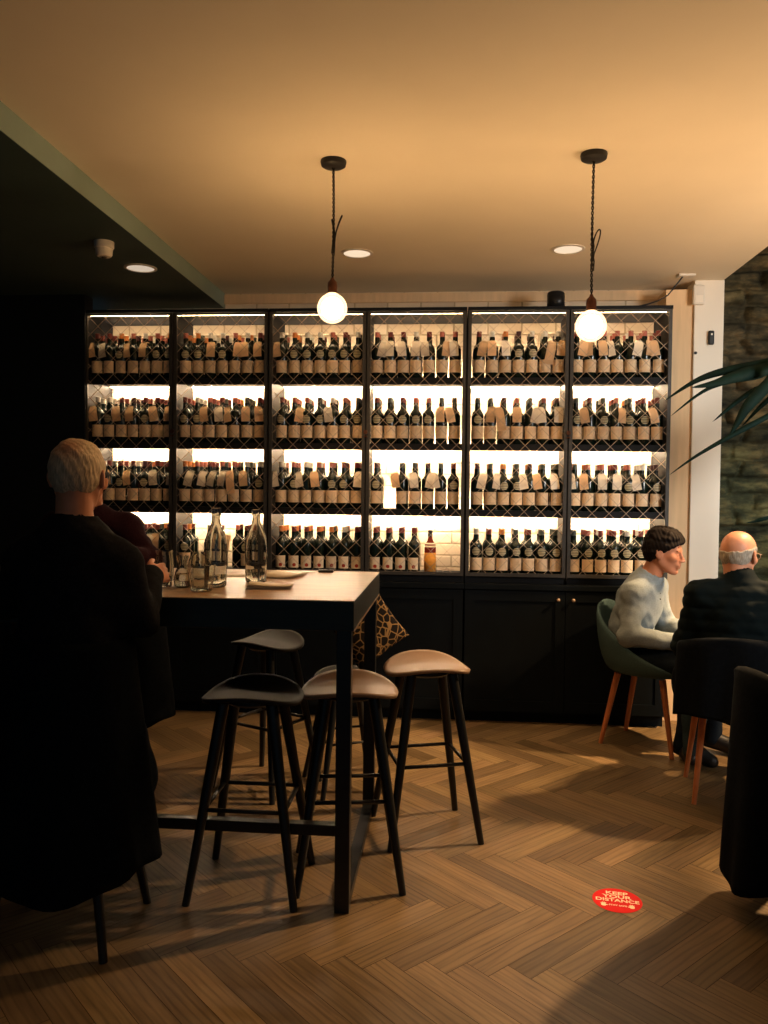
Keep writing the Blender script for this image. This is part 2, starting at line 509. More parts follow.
def diamond_mesh(x0, x1, z0, z1, y, pitch=.105, r=.0018):
    mb = MB()
    w = x1 - x0; h = z1 - z0
    for s in (1, -1):
        c = -h
        k = 0
        while True:
            c = -h + k * pitch + (.03 if s > 0 else .03); k += 1
            if c > w: break
            # line: x = c + t , z = t  (s>0) ; mirrored for s<0
            t0 = max(0, -c); t1 = min(h, w - c)
            if t1 - t0 < .01: continue
            pa = (c + t0, t0); pb = (c + t1, t1)
            if s < 0: pa = (w - pa[0], pa[1]); pb = (w - pb[0], pb[1])
            mb.tube([(x0 + pa[0], y + s * .001, z0 + pa[1]), (x0 + pb[0], y + s * .001, z0 + pb[1])], r, n=4)
    return mb

for u in range(3):
    xa, xm, xb = POSTS[2 * u], POSTS[2 * u + 1], POSTS[2 * u + 2]
    root = empty('wine_cabinet', ((xa + xb) / 2, YF, .90))
    tag(root, UNIT_LABEL[u], 'cabinet', 'wine cabinets along the back wall')
    ox, oy, oz = root.location
    def part(mb, name, mat, parent=root, **k):
        ps = parent
        off = Vector((ox, oy, oz))
        mb.v = [tuple(Vector(p) - off) for p in mb.v]
        return mb.build(name, mat, ps, **k)
    xl, xr = xa + .003, xb - .003
    for x0, x1 in ((xl, xl + .018), (xr - .018, xr)):
        part(MB().box(x0, x1, YF + .022, YW - .01, .90, ZTOP), 'side_panel', M['cab'])
    part(MB().box(xm - .008, xm + .008, YF + .022, YW - .03, .945, ZTOP - .02), 'divider', M['cab'])
    part(MB().box(xl, xr, YF + .0, YW - .01, ZTOP - .022, ZTOP), 'top_panel', M['cab'])
    for k, z in enumerate(SH):
        for x0, x1 in ((xl + .018, xm - .008), (xm + .008, xr - .018)):
            zb = z - .042 if k < 3 else .90
            part(MB().box(x0, x1, YF + .024, YF + .044, zb, z).box(x0, x1, YF + .044, YW - .085, z - .02, z),
                 'shelf', M['cab'])
    # light strips under the shelves: at the front of the top tier, at the back of the others
    for x0, x1 in ((xl + .018, xm - .008), (xm + .008, xr - .018)):
        part(MB().box(x0 + .012, x1 - .012, YF + .030, YF + .042, ZTOP - .034, ZTOP - .0225), 'led_strip', M['led_front'])
        for z in SH[:3]:
            part(MB().box(x0 + .012, x1 - .012, YW - .083, YW - .07, z - .022, z - .010), 'led_strip', M['led'])
            part(MB().box(x0 + .012, x1 - .012, YF + .046, YF + .056, z - .0275, z - .0205), 'led_strip', M['led_front'])
    for x0, x1 in ((xa + .006, xm - .0045), (xm + .0045, xb - .006)):
        d = MB()
        z0, z1 = .945, ZTOP - .024; sw = .021
        d.box(x0, x0 + sw, YF, YF + .02, z0, z1).box(x1 - sw, x1, YF, YF + .02, z0, z1)
        d.box(x0 + sw, x1 - sw, YF, YF + .02, z1 - sw * .6, z1).box(x0 + sw, x1 - sw, YF, YF + .02, z0, z0 + sw)
        dr = part(d, 'door', M['frame'])
        part(diamond_mesh(x0 + sw, x1 - sw, z0 + sw, z1 - sw * .6, YF + .012), 'wire_mesh', M['wire'], dr)
    h = MB()
    for x in (xm,):
        h.tube([(x, YF - .012, 1.86), (x, YF, 1.86)], .014, n=12)
        h.tube([(x - .012, YF - .008, 1.83), (x + .012, YF - .008, 1.83)], .006, n=8)
    part(h, 'latch', M['bronze'])

    b = empty('base_cabinet', ((xa + xb) / 2, YF, 0))
    tag(b, BASE_LABEL[u], 'cabinet', 'black base cabinets under the wine shelves')
    ox, oy, oz = b.location
    part(MB().box(xl, xr, YF + .025, YW - .005, .07, .86).box(xl, xr, YF + .06, YW - .02, 0, .07), 'body', M['cab_base'], b)
    part(MB().box(xl - .002, xr + .002, YF - .012, YW - .005, .862, .898), 'counter', M['cab_base'], b, bevel=.003)
    for i, (x0, x1) in enumerate(((xl + .004, xm - .002), (xm + .002, xr - .004))):
        d = MB()
        d.box(x0, x1, YF + .008, YF + .024, .08, .856)
        for q in ((x0, x0 + .06), (x1 - .06, x1)): d.box(q[0], q[1], YF, YF + .008, .08, .856)
        for q in ((.08, .15), (.79, .856)): d.box(x0 + .06, x1 - .06, YF, YF + .008, q[0], q[1])
        dr = part(d, 'door', M['cab_base'], b)
        kx = x1 - .045 if i == 0 else x0 + .045
        kn = MB(); 
        kn.tube([(kx, YF, .805), (kx, YF - .012, .805)], .004, n=10)
        kn.tube([(kx, YF - .012, .805), (kx, YF - .016, .805), (kx, YF - .024, .805), (kx, YF - .027, .805)], [.005, .011, .011, .006], n=14)
        part(kn, 'knob', M['wire'], dr, smooth=True)

# ------------------------------------------------------------------ BOTTLES
BR = .0375
prof = [(.0, .004), (.022, .001), (.033, 0), (BR, .006), (BR, .188), (.0355, .199), (.029, .210), (.021, .219), (.0165, .228),
        (.0152, .245), (.0162, .255), (.0150, .268), (.0142, .292), (.0155, .293), (.0155, .299), (0, .299)]
body_o = MB().lathe(prof, 20).build('body', M['bottle'], smooth=True, angle=R(50))
body_me = body_o.data
capprof = [(.0150, .266), (.0160, .2665), (.0154, .280), (.0152, .292), (.0166, .293), (.0166, .300), (.012, .3015), (0, .3015)]
cap_me = {}
def make_cap(c):
    o = MB().lathe(capprof, 16).build('capsule', M['cap_' + c], smooth=True, angle=R(50))
    me = o.data; bpy.data.objects.remove(o); return me
for c in CAPC: cap_me[c] = make_cap(c)
bpy.data.objects.remove(body_o)

def uvmesh(name, P, UV, faces, mat, solid=None):
    me = bpy.data.meshes.new(name); me.from_pydata(P, [], faces); me.materials.append(mat)
    ul = me.uv_layers.new(name='UVMap')
    for l in me.loops: ul.data[l.index].uv = UV[l.vertex_index]
    me.polygons.foreach_set('use_smooth', [True] * len(me.polygons)); me.update()
    return me
def label_mesh(mat, z0=.036, z1=.116, half=R(72)):
    P = []; UV = []; F = []
    n = 14
    for i in range(n + 1):
        a = -half + 2 * half * i / n
        for j, z in enumerate((z0, z1)):
            P.append((math.sin(a) * (BR + .0006), -math.cos(a) * (BR + .0006), z)); UV.append((i / n, j))
    for i in range(n): F.append((2 * i, 2 * i + 2, 2 * i + 3, 2 * i + 1))
    return uvmesh('label', P, UV, F, mat)
def emblem_mesh(zc=.157, r=.0255):
    P = [(0, -(BR + .0012), zc)]; UV = [(.5, .5)]; F = []
    n = 22
    for ring in (1, 2, 3):
        for i in range(n):
            a = 2 * math.pi * i / n; rr = r * ring / 3
            x = rr * math.cos(a); th = x / BR
            P.append((math.sin(th) * (BR + .0012), -math.cos(th) * (BR + .0012), zc + rr * math.sin(a)))
            UV.append((.5 + .5 * math.cos(a) * ring / 3, .5 + .5 * math.sin(a) * ring / 3))
    for i in range(n):
        F.append((0, 1 + i, 1 + (i + 1) % n))
        for k in (0, 1):
            F.append((1 + k * n + i, 1 + (k + 1) * n + i, 1 + (k + 1) * n + (i + 1) % n, 1 + k * n + (i + 1) % n))
    return uvmesh('emblem', P, UV, F, M['emblem'])
def tag_mesh(mat, w=.056, h=.098):
    # paper tag hanging from the neck, top near z=.245, with a cord loop; in front of the bottle
    P = []; UV = []; F = []
    n = 8
    for i in range(n + 1):
        t = i / n
        y = -.020 - .0245 * min(1, t * 2.1) ** .8
        z = .238 - h * t
        ww = w * (.78 + .22 * min(1, t * 6))
        for j, s in enumerate((-.5, .5)):
            P.append((ww * s, y - .002 * math.cos(s * 3), z)); UV.append((s + .5, 1 - t))
    for i in range(n): F.append((2 * i, 2 * i + 2, 2 * i + 3, 2 * i + 1))
    m = len(P)                      # loop round the neck
    k = 12
    for i in range(k):
        a = 2 * math.pi * i / k
        for dz in (-.0012, .0012):
            P.append((.0185 * math.cos(a), .0185 * math.sin(a) - .001, .241 + dz)); UV.append((0, 0))
    for i in range(k):
        a0 = m + 2 * i; a1 = m + 2 * ((i + 1) % k); F.append((a0, a1, a1 + 1, a0 + 1))
    return uvmesh('neck_tag', P, UV, F, mat)
lab_me = label_mesh(M['label']); seal_me = label_mesh(M['label_seal'], .03, .108, R(60)); emb_me = emblem_mesh()
tag_me = {'t': tag_mesh(M['tag_t']), 'w': tag_mesh(M['tag_w']), 'l': tag_mesh(M['tag_t'], .056, .15)}

CELLS = {
 (0, 0): ('rroPwPo', 'tw.tt..'), (0, 1): ('PowwPwr', '..t.ttt'), (0, 2): ('wowwPrw', 't......'),
 (0, 3): ('PrrwrPP', 'wwwwwtw'), (0, 4): ('rwodwww', 'ttw..lt'), (0, 5): ('PPPPPPr', 'tttwwtt'),
 (1, 0): ('wwrdrrr', 't.tt.tt'), (1, 1): ('rwPrPgr', '..twttt'), (1, 2): ('rPPgwPg', '.t..w..'),
 (1, 3): ('rgrPPgg', '.....tt'), (1, 4): ('ggdPgrd', '.tltwww'), (1, 5): ('grgPgrr', '.t.t..t'),
 (2, 0): ('rrrrdrr', '.t.t.ww'), (2, 1): ('oPrPPww', 'wwwwlt.'), (2, 2): ('wPwPPrr', 'w.wt..w'),
 (2, 3): ('d ggdgr', '. twww.'), (2, 4): ('dgogdgg', 'ww..wtw'), (2, 5): ('gPPrPwd', 'wtww.w.'),
 (3, 0): ('rrrorrr', '..w.wt.'), (3, 1): ('r gr rr', '. tt ..'), (3, 2): ('orroowr', '.......'),
 (3, 3): ('rrrr   ', '....   '), (3, 4): ('wrogrgg', '.......'), (3, 5): ('gPrrwrd', '.......'),
}
SHN = ['top', 'second', 'third', 'bottom']
ROWY = [YF + .083, YF + .168, YF + .253]
PITCH = .0822
def bottle(x, y, z, cap, rz, lab, emb, tg, label, group):
    o = link('wine_bottle', None); o.location = (x, y, z); o.rotation_euler = (0, 0, rz); o.empty_display_size = .02
    tag(o, label, 'bottle', group)
    link('body', body_me, o); link('capsule', cap_me[cap], o)
    if lab is not None: link('label', lab, o)
    if emb: link('emblem', emb_me, o)
    if tg in tag_me:
        t = link('neck_tag', tag_me[tg], o)
        t.rotation_euler = (0, random.uniform(-.22, .22), random.uniform(-.25, .25))
    return o
rest = MB(); n_ind = 0
TAGW = {'t': ' with tan tag', 'w': ' with white tag', 'l': ' with long tag'}
capkeys = list(CAPC)
second = []
for (row, bay), (caps, tags) in CELLS.items():
    xl = POSTS[bay] + (.006 if bay % 2 == 0 else .0045) + .006
    xr = POSTS[bay + 1] - (.006 if bay % 2 else .0045) - .006
    xl = POSTS[bay] + (.0215 if bay % 2 == 0 else .0085); xr = POSTS[bay + 1] - (.0215 if bay % 2 else .0085)
    pit = min(.0838, (xr - xl - .0815) / 6)
    start = (xl + xr) / 2 - 3 * pit + random.uniform(-.002, .002)
    seal = row == 3 and bay in (2, 3)
    for i in range(7):
        x = start + i * pit + random.uniform(-.0012, .0012); z = SH[row] + .0003
        c = caps[i]
        if c != ' ':
            tg = tags[i]
            lb = '%s capped bottle%s, %s along %s shelf, %s bay from left' % (CAPN[c], TAGW.get(tg, ''), BAYW[i], SHN[row], BAYW[bay])
            bottle(x, ROWY[0], z, c, random.uniform(-.2, .2), seal_me if seal else lab_me, tg == '.' and not seal, tg, lb,
                   'bottles at the front of the wine shelves')
        for d in (1, 2):
            if row == 3 and bay == 3 and (i > 4 or i == 4): continue
            if row == 3 and bay == 1 and i in (1, 3): continue
            if row == 2 and bay == 3 and i == 1: continue
            c2 = random.choice(capkeys) if random.random() < .45 else (c if c != ' ' else 'r')
            if d == 1 and (row < 3 or bay == 4):
                lb = '%s capped bottle hidden behind the %s along %s shelf, %s bay from left' % (CAPN[c2], BAYW[i], SHN[row], BAYW[bay])
                bottle(x, ROWY[1], z, c2, random.uniform(-.2, .2), lab_me, False, '.', lb, 'bottles in the second row of the wine shelves')
            else:
                rest.lathe([(r, zz) for r, zz in prof], 12, m=0, c=(x, ROWY[d], z))
                rest.lathe(capprof, 10, m=1 + capkeys.index(c2), c=(x, ROWY[d], z))
o = rest.build('wine_bottles', [M['bottle']] + [M['cap_' + c] for c in capkeys], smooth=True, angle=R(50))
tag(o, 'mass of dark wine bottles at the back of the shelves', 'bottles', None, 'stuff')

# the amber bottle, last in the thin row on the bottom shelf
wb = empty('whisky_bottle', (POSTS[3] + .013 + 4.42 * PITCH + .045, ROWY[0], SH[3] + .0003))
tag(wb, 'amber labelled whisky bottle ending the short row on bottom shelf', 'bottle')
MB().lathe([(0, .004), (.03, 0), (.0375, .006), (.0375, .178), (.034, .195), (.020, .217), (.0145, .234), (.0145, .268), (0, .269)], 24).build('body', M['whisky'], wb, smooth=True, angle=R(50))
MB().lathe([(.0158, .245), (.0158, .286), (.012, .288), (0, .288)], 18).build('cap', M['black'], wb, smooth=True, angle=R(50))
MB().lathe([(.0382, .02), (.0384, .02), (.0384, .142), (.0382, .142)], 28).build('label', M['amber'], wb, smooth=True)
MB().lathe([(.0382, .179), (.0384, .178), (.030, .206), (.0295, .205)], 28).build('shoulder_label', M['tag_w'], wb, smooth=True)

# ------------------------------------------------------------------ HIGH TABLE
tb = empty('bar_table', (-1.26, 3.27, 0))
tag(tb, 'long high bar table with thick dark edge and oak top', 'table')
TX0, TX1, TY0, TY1, TZ = -2.2, -.333, 2.775, 3.765, 1.109
def loc(mb, root):
    off = Vector(root.location); mb.v = [tuple(Vector(p) - off) for p in mb.v]; return mb
loc(MB().box(TX0, TX1, TY0, TY1, 1.003, TZ - .003), tb).build('apron', M['table_dark'], tb, bevel=.003)
loc(MB().box(TX0, TX1, TY0, TY1, TZ - .003, TZ), tb).build('tabletop', M['table_top'], tb)
loc(MB().box(TX1 - .004, TX1 + .0015, TY0 + .01, TY1 - .01, 1.001, 1.008), tb).build('edge_glint', M['wire'], tb)  # bright strip drawn for the glint along the lower table edge
for x in (-.395, -2.15):
    for y in (2.79, 3.70):
        loc(MB().box(x, x + .052, y, y + .05, 0, 1.003), tb).build('leg', M['black_metal'], tb, bevel=.002)
    loc(MB().box(x + .004, x + .048, 2.84, 3.70, 0.0, .035), tb).build('floor_rail', M['black_metal'], tb)
loc(MB().box(-2.10, -.395, 2.855, 2.895, .245, .285), tb).build('foot_rail', M['black_metal'], tb, bevel=.002)

# ------------------------------------------------------------------ STOOLS
def make_stool():
    root = empty('bar_stool')
    # moulded saddle seat: sides roll down, the back edge lifts into a low lip
    P = []
    nr, na = 10, 48
    for i in range(na):
        a = 2 * math.pi * i / na
        row = []
        for j in range(nr + 1):
            t = j / nr
            e = .72
            cx = abs(math.cos(a)) ** e * math.copysign(1, math.cos(a)); sy = abs(math.sin(a)) ** e * math.copysign(1, math.sin(a))
            x = .165 * t * cx; y = .125 * t * sy
            z = .742 - .030 * (x / .165) ** 2 + (.028 * max(0, y / .125) ** 2.2) - .004 * max(0, -y / .125) ** 2 - .008 * (1 - t * t)
            row.append((x, y, z))
        P.append(row)
    s = MB().grid(P, wrap=True).build('seat', M['seat'], root, smooth=True, weld=True)
    m = s.modifiers.new('solid', 'SOLIDIFY'); m.thickness = .014; m.offset = -1
    MB().lathe([(0, .690), (.08, .690), (.092, .7), (.092, .712), (0, .714)], 24).build('seat_mount', M['stool_wood'], root, smooth=True, angle=R(40))
    f = .172; t = .080
    def at(sx, sy, z):
        k = (.70 - z) / .70
        return Vector((sx * (t + (f - t) * k), sy * (t + (f - t) * k), z))
    for sx in (-1, 1):
        for sy in (-1, 1):
            MB().tube([at(sx, sy, .705), at(sx, sy, .35), at(sx, sy, 0.0)], [.0195, .0165, .0125], n=12).build('leg', M['stool_wood'], root, smooth=True, angle=R(50))
    zr = .33
    for a, b in (((-1, -1), (1, -1)), ((-1, 1), (1, 1)), ((-1, -1), (-1, 1)), ((1, -1), (1, 1))):
        zz = zr if a[1] == b[1] else zr + .0
        MB().tube([at(a[0], a[1], zz), at(b[0], b[1], zz)], .008, n=10).build('stretcher', M['black_metal'], root, smooth=True)
    return root
st = make_stool()
STOOLS = [
 (-.735, 2.975, R(0), 'black saddle stool pushed in at the front of the bar table'),
 (-.10, 3.53, R(17), 'bar stool with tan saddle seat standing clear beyond the table end'),
 (-.385, 3.10, R(9), 'bar stool tucked under the table end with its seat half hidden'),
 (-.515, 4.03, R(25), 'low black stool holding the leopard cushion behind the table end'),
 (-.915, 3.99, R(-28), 'bar stool on the far side of the table, turned at an angle'),
 (-1.27, 2.61, R(0), 'bar stool under the man with white hair'),
 (-1.80, 4.02, R(0), 'bar stool under the person in maroon'),
]
for i, (x, y, a, lb) in enumerate(STOOLS):
    o = st if i == 0 else dup(st, (x, y, 0), a)
    o.location = (x, y, 0); o.rotation_euler = (0, 0, a)
    if i == 0: o.scale = (1.14, 1.08, 1)
    if i == 3: o.scale = (1, 1, .76)
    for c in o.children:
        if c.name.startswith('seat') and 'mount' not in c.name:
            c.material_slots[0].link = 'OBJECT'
            c.material_slots[0].material = M['seat'] if i in (1, 2) else M['seat_shaded']
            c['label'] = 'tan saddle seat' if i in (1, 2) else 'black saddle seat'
    tag(o, lb, 'stool', 'bar stools around the high table')

# cushion leaning on the far stool
def build_cushion():
    n = 18; P0 = []; P1 = []
    for i in range(n + 1):
        r0 = []; r1 = []
        for j in range(n + 1):
            u = 2 * i / n - 1; v = 2 * j / n - 1
            k = (1 - abs(u) ** 2.6) * (1 - abs(v) ** 2.6)
            h = .052 * k ** .55
            px = .165 * u * (1 - .08 * (1 - v * v)); py = .165 * v * (1 - .08 * (1 - u * u))
            r0.append((px, py, h)); r1.append((px, py, -h))
        P0.append(r0); P1.append(r1)
    o = MB().grid(P0).grid(P1).build('cushion', M['cushion'], smooth=True, weld=True)
    o.location = (-.415, 4.03, .80); o.rotation_euler = (R(66), R(55), R(8))
    tag(o, 'leopard patterned cushion on a stool behind the table end', 'cushion')
build_cushion()

# ------------------------------------------------------------------ TABLEWARE
def glass_thing(name, x, y, prof, label, cat, n=32, group=None, sq=None, water=None, rz=0, parts=()):
    root = empty(name, (x, y, TZ), rz)
    tag(root, label, cat, group)
    MB().lathe(prof, n, sq=sq).build('glass_body', M['glass'], root, smooth=True, angle=R(55))
    for nm, mb, mt in parts: mb.build(nm, mt, root, smooth=True, angle=R(50))
    if water: MB().lathe(water, n).build('water', M['water'], root, smooth=True, angle=R(55))
    return root
def shell(outer, t=.003, base=.006):
    inner = [(max(r - t, 0.0), z) for r, z in outer if z > base]
    inner = [(0, base + .001)] + [(max(inner[0][0] - .004, .001), base + .001)] + inner
    return [(0, 0)] + outer + list(reversed(inner))
b1 = [(.036, 0), (.041, .006), (.0425, .06), (.0425, .165), (.0405, .188), (.033, .213), (.0235, .234), (.0175, .250), (.0165, .268), (.0165, .288)]
collar = MB().lathe([(.0165, .278), (.0195, .280), (.0195, .306), (.017, .308), (0, .308)], 20)
glass_thing('water_bottle', -.915, 3.09, shell(b1), 'tall round clear water bottle between the tumbler and menus', 'bottle', parts=(('collar', collar, M['glass']),))
b2 = [(.033, 0), (.037, .006), (.038, .06), (.040, .15), (.0375, .178), (.029, .212), (.0185, .242), (.0155, .260), (.0155, .28)]
collar2 = MB().lathe([(.0158, .272), (.0185, .274), (.0185, .297), (.016, .299), (0, .299)], 20)
glass_thing('water_bottle', -.80, 3.27, shell(b2), 'square sided clear water bottle behind the folded menu', 'bottle', n=32,
            sq=[0] + [.85] * 4 + [.8, .5, .1, 0, 0] + [0, 0, .1, .5, .8, .85, .85, .85, .85, 0, 0][:11], rz=R(38), parts=(('collar', collar2, M['glass']),))
tum = [(.037, 0), (.041, .004), (.044, .03), (.050, .06), (.053, .098)]
def facet(root):
    me = root.children[0].data
    for v in me.vertices:
        if .01 < v.co.z < .06:
            a = math.atan2(v.co.y, v.co.x); f = 1 + .03 * math.cos(a * 12)
            v.co.x *= f; v.co.y *= f
t_ = glass_thing('tumbler', -.93, 2.955, shell(tum, .004, .012), 'short ribbed glass tumbler near the table edge', 'glass', n=48)
facet(t_)
jug = [(.022, 0), (.031, .006), (.034, .03), (.028, .058), (.018, .082), (.019, .10), (.025, .122)]
glass_thing('carafe', -1.035, 3.05, shell(jug, .0025), 'small flared glass carafe in front of the round jar', 'carafe',
            water=[(0, .008), (.026, .008), (.030, .028), (.026, .052), (0, .052)])
jar = [(.034, 0), (.042, .01), (.046, .05), (.044, .085), (.034, .108), (.030, .12)]
glass_thing('jar', -1.035, 3.26, shell(jar, .0025), 'round glass jar behind the small carafe', 'jar')
tall = [(.026, 0), (.029, .006), (.036, .05), (.036, .095), (.031, .125), (.034, .14)]
glass_thing('wine_tumbler', -1.11, 3.06, shell(tall, .002), 'curved drinking glass beside the hand of the white haired man', 'glass')

def sheet(name, x, y, w, h, t, rz, label, cat, pages=1, lift=0):
    root = empty(name, (x, y, TZ), rz); tag(root, label, cat)
    for p in range(pages):
        P = []
        n = 10
        for i in range(n + 1):
            u = i / n - .5
            z = t * p + .0004 + lift * (abs(u) * 2) ** 2.0 * (p + 1) / pages * .5 + (.004 * p * (.5 - u))
            P.append([(u * w + .004 * p, -h / 2 + .003 * p, z), (u * w + .004 * p, h / 2 + .003 * p, z + .0004)])
        mb = MB().grid(P); o = mb.build('page' if p else 'back_cover', M['paper'], root, smooth=True)
        s = o.modifiers.new('s', 'SOLIDIFY'); s.thickness = .0012; s.offset = 1
    return root
sheet('menu', -.70, 3.075, .17, .105, .004, R(8), 'folded paper menu lying in front of the square bottle', 'menu', 3, .010)
sheet('menu', -.735, 3.50, .15, .20, .004, R(-12), 'paper menu lying open behind the square bottle', 'menu', 2, .016)
sheet('paper_sheet', -.98, 3.50, .21, .148, .001, R(3), 'white paper sheet lying behind the round water bottle', 'paper', 1, 0)
ph = empty('key_fob', (-.575, 3.70, TZ), R(4)); tag(ph, 'small black key fob at the far edge of table', 'key fob')
MB().box(-.035, .035, -.02, .02, 0.0004, .012).build('case', M['black'], ph, bevel=.004)
MB().tube([(-.012, 0, .012), (-.012, 0, .017), (.012, 0, .017), (.012, 0, .012)], .004, n=8).build('loop', M['black'], ph, smooth=True)

# ------------------------------------------------------------------ IMPLICIT SURFACES FOR PEOPLE
class SDF:
    def __init__(self, lo, hi, h):
        self.lo = np.array(lo, float); self.h = h
        self.n = np.ceil((np.array(hi) - self.lo) / h).astype(int) + 1
        self.F = np.full(tuple(self.n), 1.0, np.float32)
        self.ax = [self.lo[i] + h * np.arange(self.n[i]) for i in range(3)]
    def region(self, a, b):
        s = []
        for i in range(3):
            i0 = int(max(0, math.floor((a[i] - self.lo[i]) / self.h))); i1 = int(min(self.n[i], math.ceil((b[i] - self.lo[i]) / self.h) + 1))
            if i1 <= i0: return None
            s.append(slice(i0, i1))
        return tuple(s)
    def pts(self, s):
        return np.meshgrid(self.ax[0][s[0]], self.ax[1][s[1]], self.ax[2][s[2]], indexing='ij')
    def comb(self, s, d, k, sub):
        f = self.F[s]
        if sub:
            hh = np.clip(.5 - .5 * (f + d) / k, 0, 1)      # smooth subtraction of d from f
            self.F[s] = f * (1 - hh) + (-d) * hh + k * hh * (1 - hh)
        else:
            hh = np.clip(.5 + .5 * (f - d) / k, 0, 1)
            self.F[s] = f * (1 - hh) + d * hh - k * hh * (1 - hh)
    def cap(self, a, b, ra, rb, k=.02, sub=False, grow=0):
        a = np.array(a, float); b = np.array(b, float); ra += grow; rb += grow
        m = max(ra, rb) + k + 3 * self.h
        s = self.region(np.minimum(a, b) - m, np.maximum(a, b) + m)
        if s is None: return
        X, Y, Z = self.pts(s)
        ab = b - a; L = max(ab @ ab, 1e-9)
        t = np.clip(((X - a[0]) * ab[0] + (Y - a[1]) * ab[1] + (Z - a[2]) * ab[2]) / L, 0, 1)
        d = np.sqrt((X - a[0] - t * ab[0]) ** 2 + (Y - a[1] - t * ab[1]) ** 2 + (Z - a[2] - t * ab[2]) ** 2) - (ra + (rb - ra) * t)
        self.comb(s, d, k, sub)
    def ell(self, c, r, Rm=None, k=.02, sub=False, grow=0):
        c = np.array(c, float); r = np.array(r, float) + grow
        m = r.max() + k + 3 * self.h
        s = self.region(c - m, c + m)
        if s is None: return
        X, Y, Z = self.pts(s)
        p = [X - c[0], Y - c[1], Z - c[2]]
        if Rm is not None:
            p = [Rm[0][i] * p[0] + Rm[1][i] * p[1] + Rm[2][i] * p[2] for i in range(3)]
        k0 = np.sqrt((p[0] / r[0]) ** 2 + (p[1] / r[1]) ** 2 + (p[2] / r[2]) ** 2)
        k1 = np.sqrt((p[0] / r[0] ** 2) ** 2 + (p[1] / r[1] ** 2) ** 2 + (p[2] / r[2] ** 2) ** 2)
        d = k0 * (k0 - 1) / np.maximum(k1, 1e-6)
        self.comb(s, d, k, sub)
    def run(self, prims, grow=0):
        for p in prims:
            if p[0] == 'cap': self.cap(p[1], p[2], p[3], p[4], p[5], p[6], grow)
            else: self.ell(p[1], p[2], p[3], p[4], p[5], grow)
    def mesh(self, name):
        F = self.F; I = F < 0
        c = I[:-1, :-1, :-1].astype(np.int8).copy()
        offs = [(i, j, k) for i in (0, 1) for j in (0, 1) for k in (0, 1)]
        sh = tuple(n - 1 for n in F.shape)
        def sl(o): return tuple(slice(o[i], o[i] + sh[i]) for i in range(3))
        cnt = sum(I[sl(o)].astype(np.int8) for o in offs)
        act = (cnt > 0) & (cnt < 8)
        idx = np.argwhere(act)
        vid = np.full(sh, -1, np.int64); vid[act] = np.arange(len(idx))
        acc = np.zeros((len(idx), 3)); num = np.zeros(len(idx))
        vals = {o: F[idx[:, 0] + o[0], idx[:, 1] + o[1], idx[:, 2] + o[2]] for o in offs}
        for a in offs:
            for ax in range(3):
                if a[ax] == 0:
                    b = list(a); b[ax] = 1; b = tuple(b)
                    fa, fb = vals[a], vals[b]
                    m = (fa < 0) != (fb < 0)
                    t = np.where(m, fa / np.where(np.abs(fa - fb) < 1e-9, 1, fa - fb), 0)
                    p = np.array(a, float)[None, :].repeat(len(idx), 0); p[:, ax] += t
                    acc[m] += p[m]; num[m] += 1
        V = self.lo + (idx + acc / np.maximum(num, 1)[:, None]) * self.h
        faces = []
        for ax in range(3):
            a1, a2 = [(1, 2), (2, 0), (0, 1)][ax]
            s0 = [slice(None)] * 3; s1 = [slice(None)] * 3
            s0[ax] = slice(0, -1); s1[ax] = slice(1, None)
            A = I[tuple(s0)]; B = I[tuple(s1)]
            e = np.argwhere(A != B)
            ok = (e[:, a1] > 0) & (e[:, a2] > 0) & (e[:, a1] < sh[a1]) & (e[:, a2] < sh[a2])
            e = e[ok]
            q = []
            for d1, d2 in ((-1, -1), (0, -1), (0, 0), (-1, 0)):
                g = e.copy(); g[:, a1] += d1; g[:, a2] += d2
                q.append(vid[g[:, 0], g[:, 1], g[:, 2]])
            q = np.stack(q, 1)
            fl = A[e[:, 0], e[:, 1], e[:, 2]]
            q[~fl] = q[~fl][:, ::-1]
            faces.append(q)
        Q = np.concatenate(faces)
        me = bpy.data.meshes.new(name)
        me.from_pydata(V.tolist(), [], Q.tolist())
        me.polygons.foreach_set('use_smooth', [True] * len(me.polygons)); me.update()
        return me
def Cap(a, b, ra, rb, k=.02, sub=False): return ('cap', np.array(a, float), np.array(b, float), ra, rb, k, sub)
def Ell(c, r, rot=None, k=.02, sub=False): return ('ell', np.array(c, float), r, rot, k, sub)
def xf(prims, Mx):
    """move head/hand-local prims by a 4x4 matrix"""
    A = np.array(Mx); out = []
    r = A[:3, :3]; t = A[:3, 3]
    for p in prims:
        if p[0] == 'cap': out.append(('cap', r @ p[1] + t, r @ p[2] + t, *p[3:]))
        else:
            rr = r if p[3] is None else r @ np.array(p[3])
            out.append(('ell', r @ p[1] + t, p[2], rr, p[4], p[5]))
    return out
def rotm(ax, a): return np.array(Matrix.Rotation(a, 3, ax))
def wob(P, s, seed):
    X, Y, Z = P
    return (np.sin(X * s * 1.3 + seed + 1.7 * np.sin(Z * s * .7)) * np.sin(Y * s + seed * 2.1 + 1.3 * np.sin(X * s * .8)) + .6 * np.sin(Z * s * 1.7 + 2.2 * np.sin(Y * s * .9 + seed) + seed))

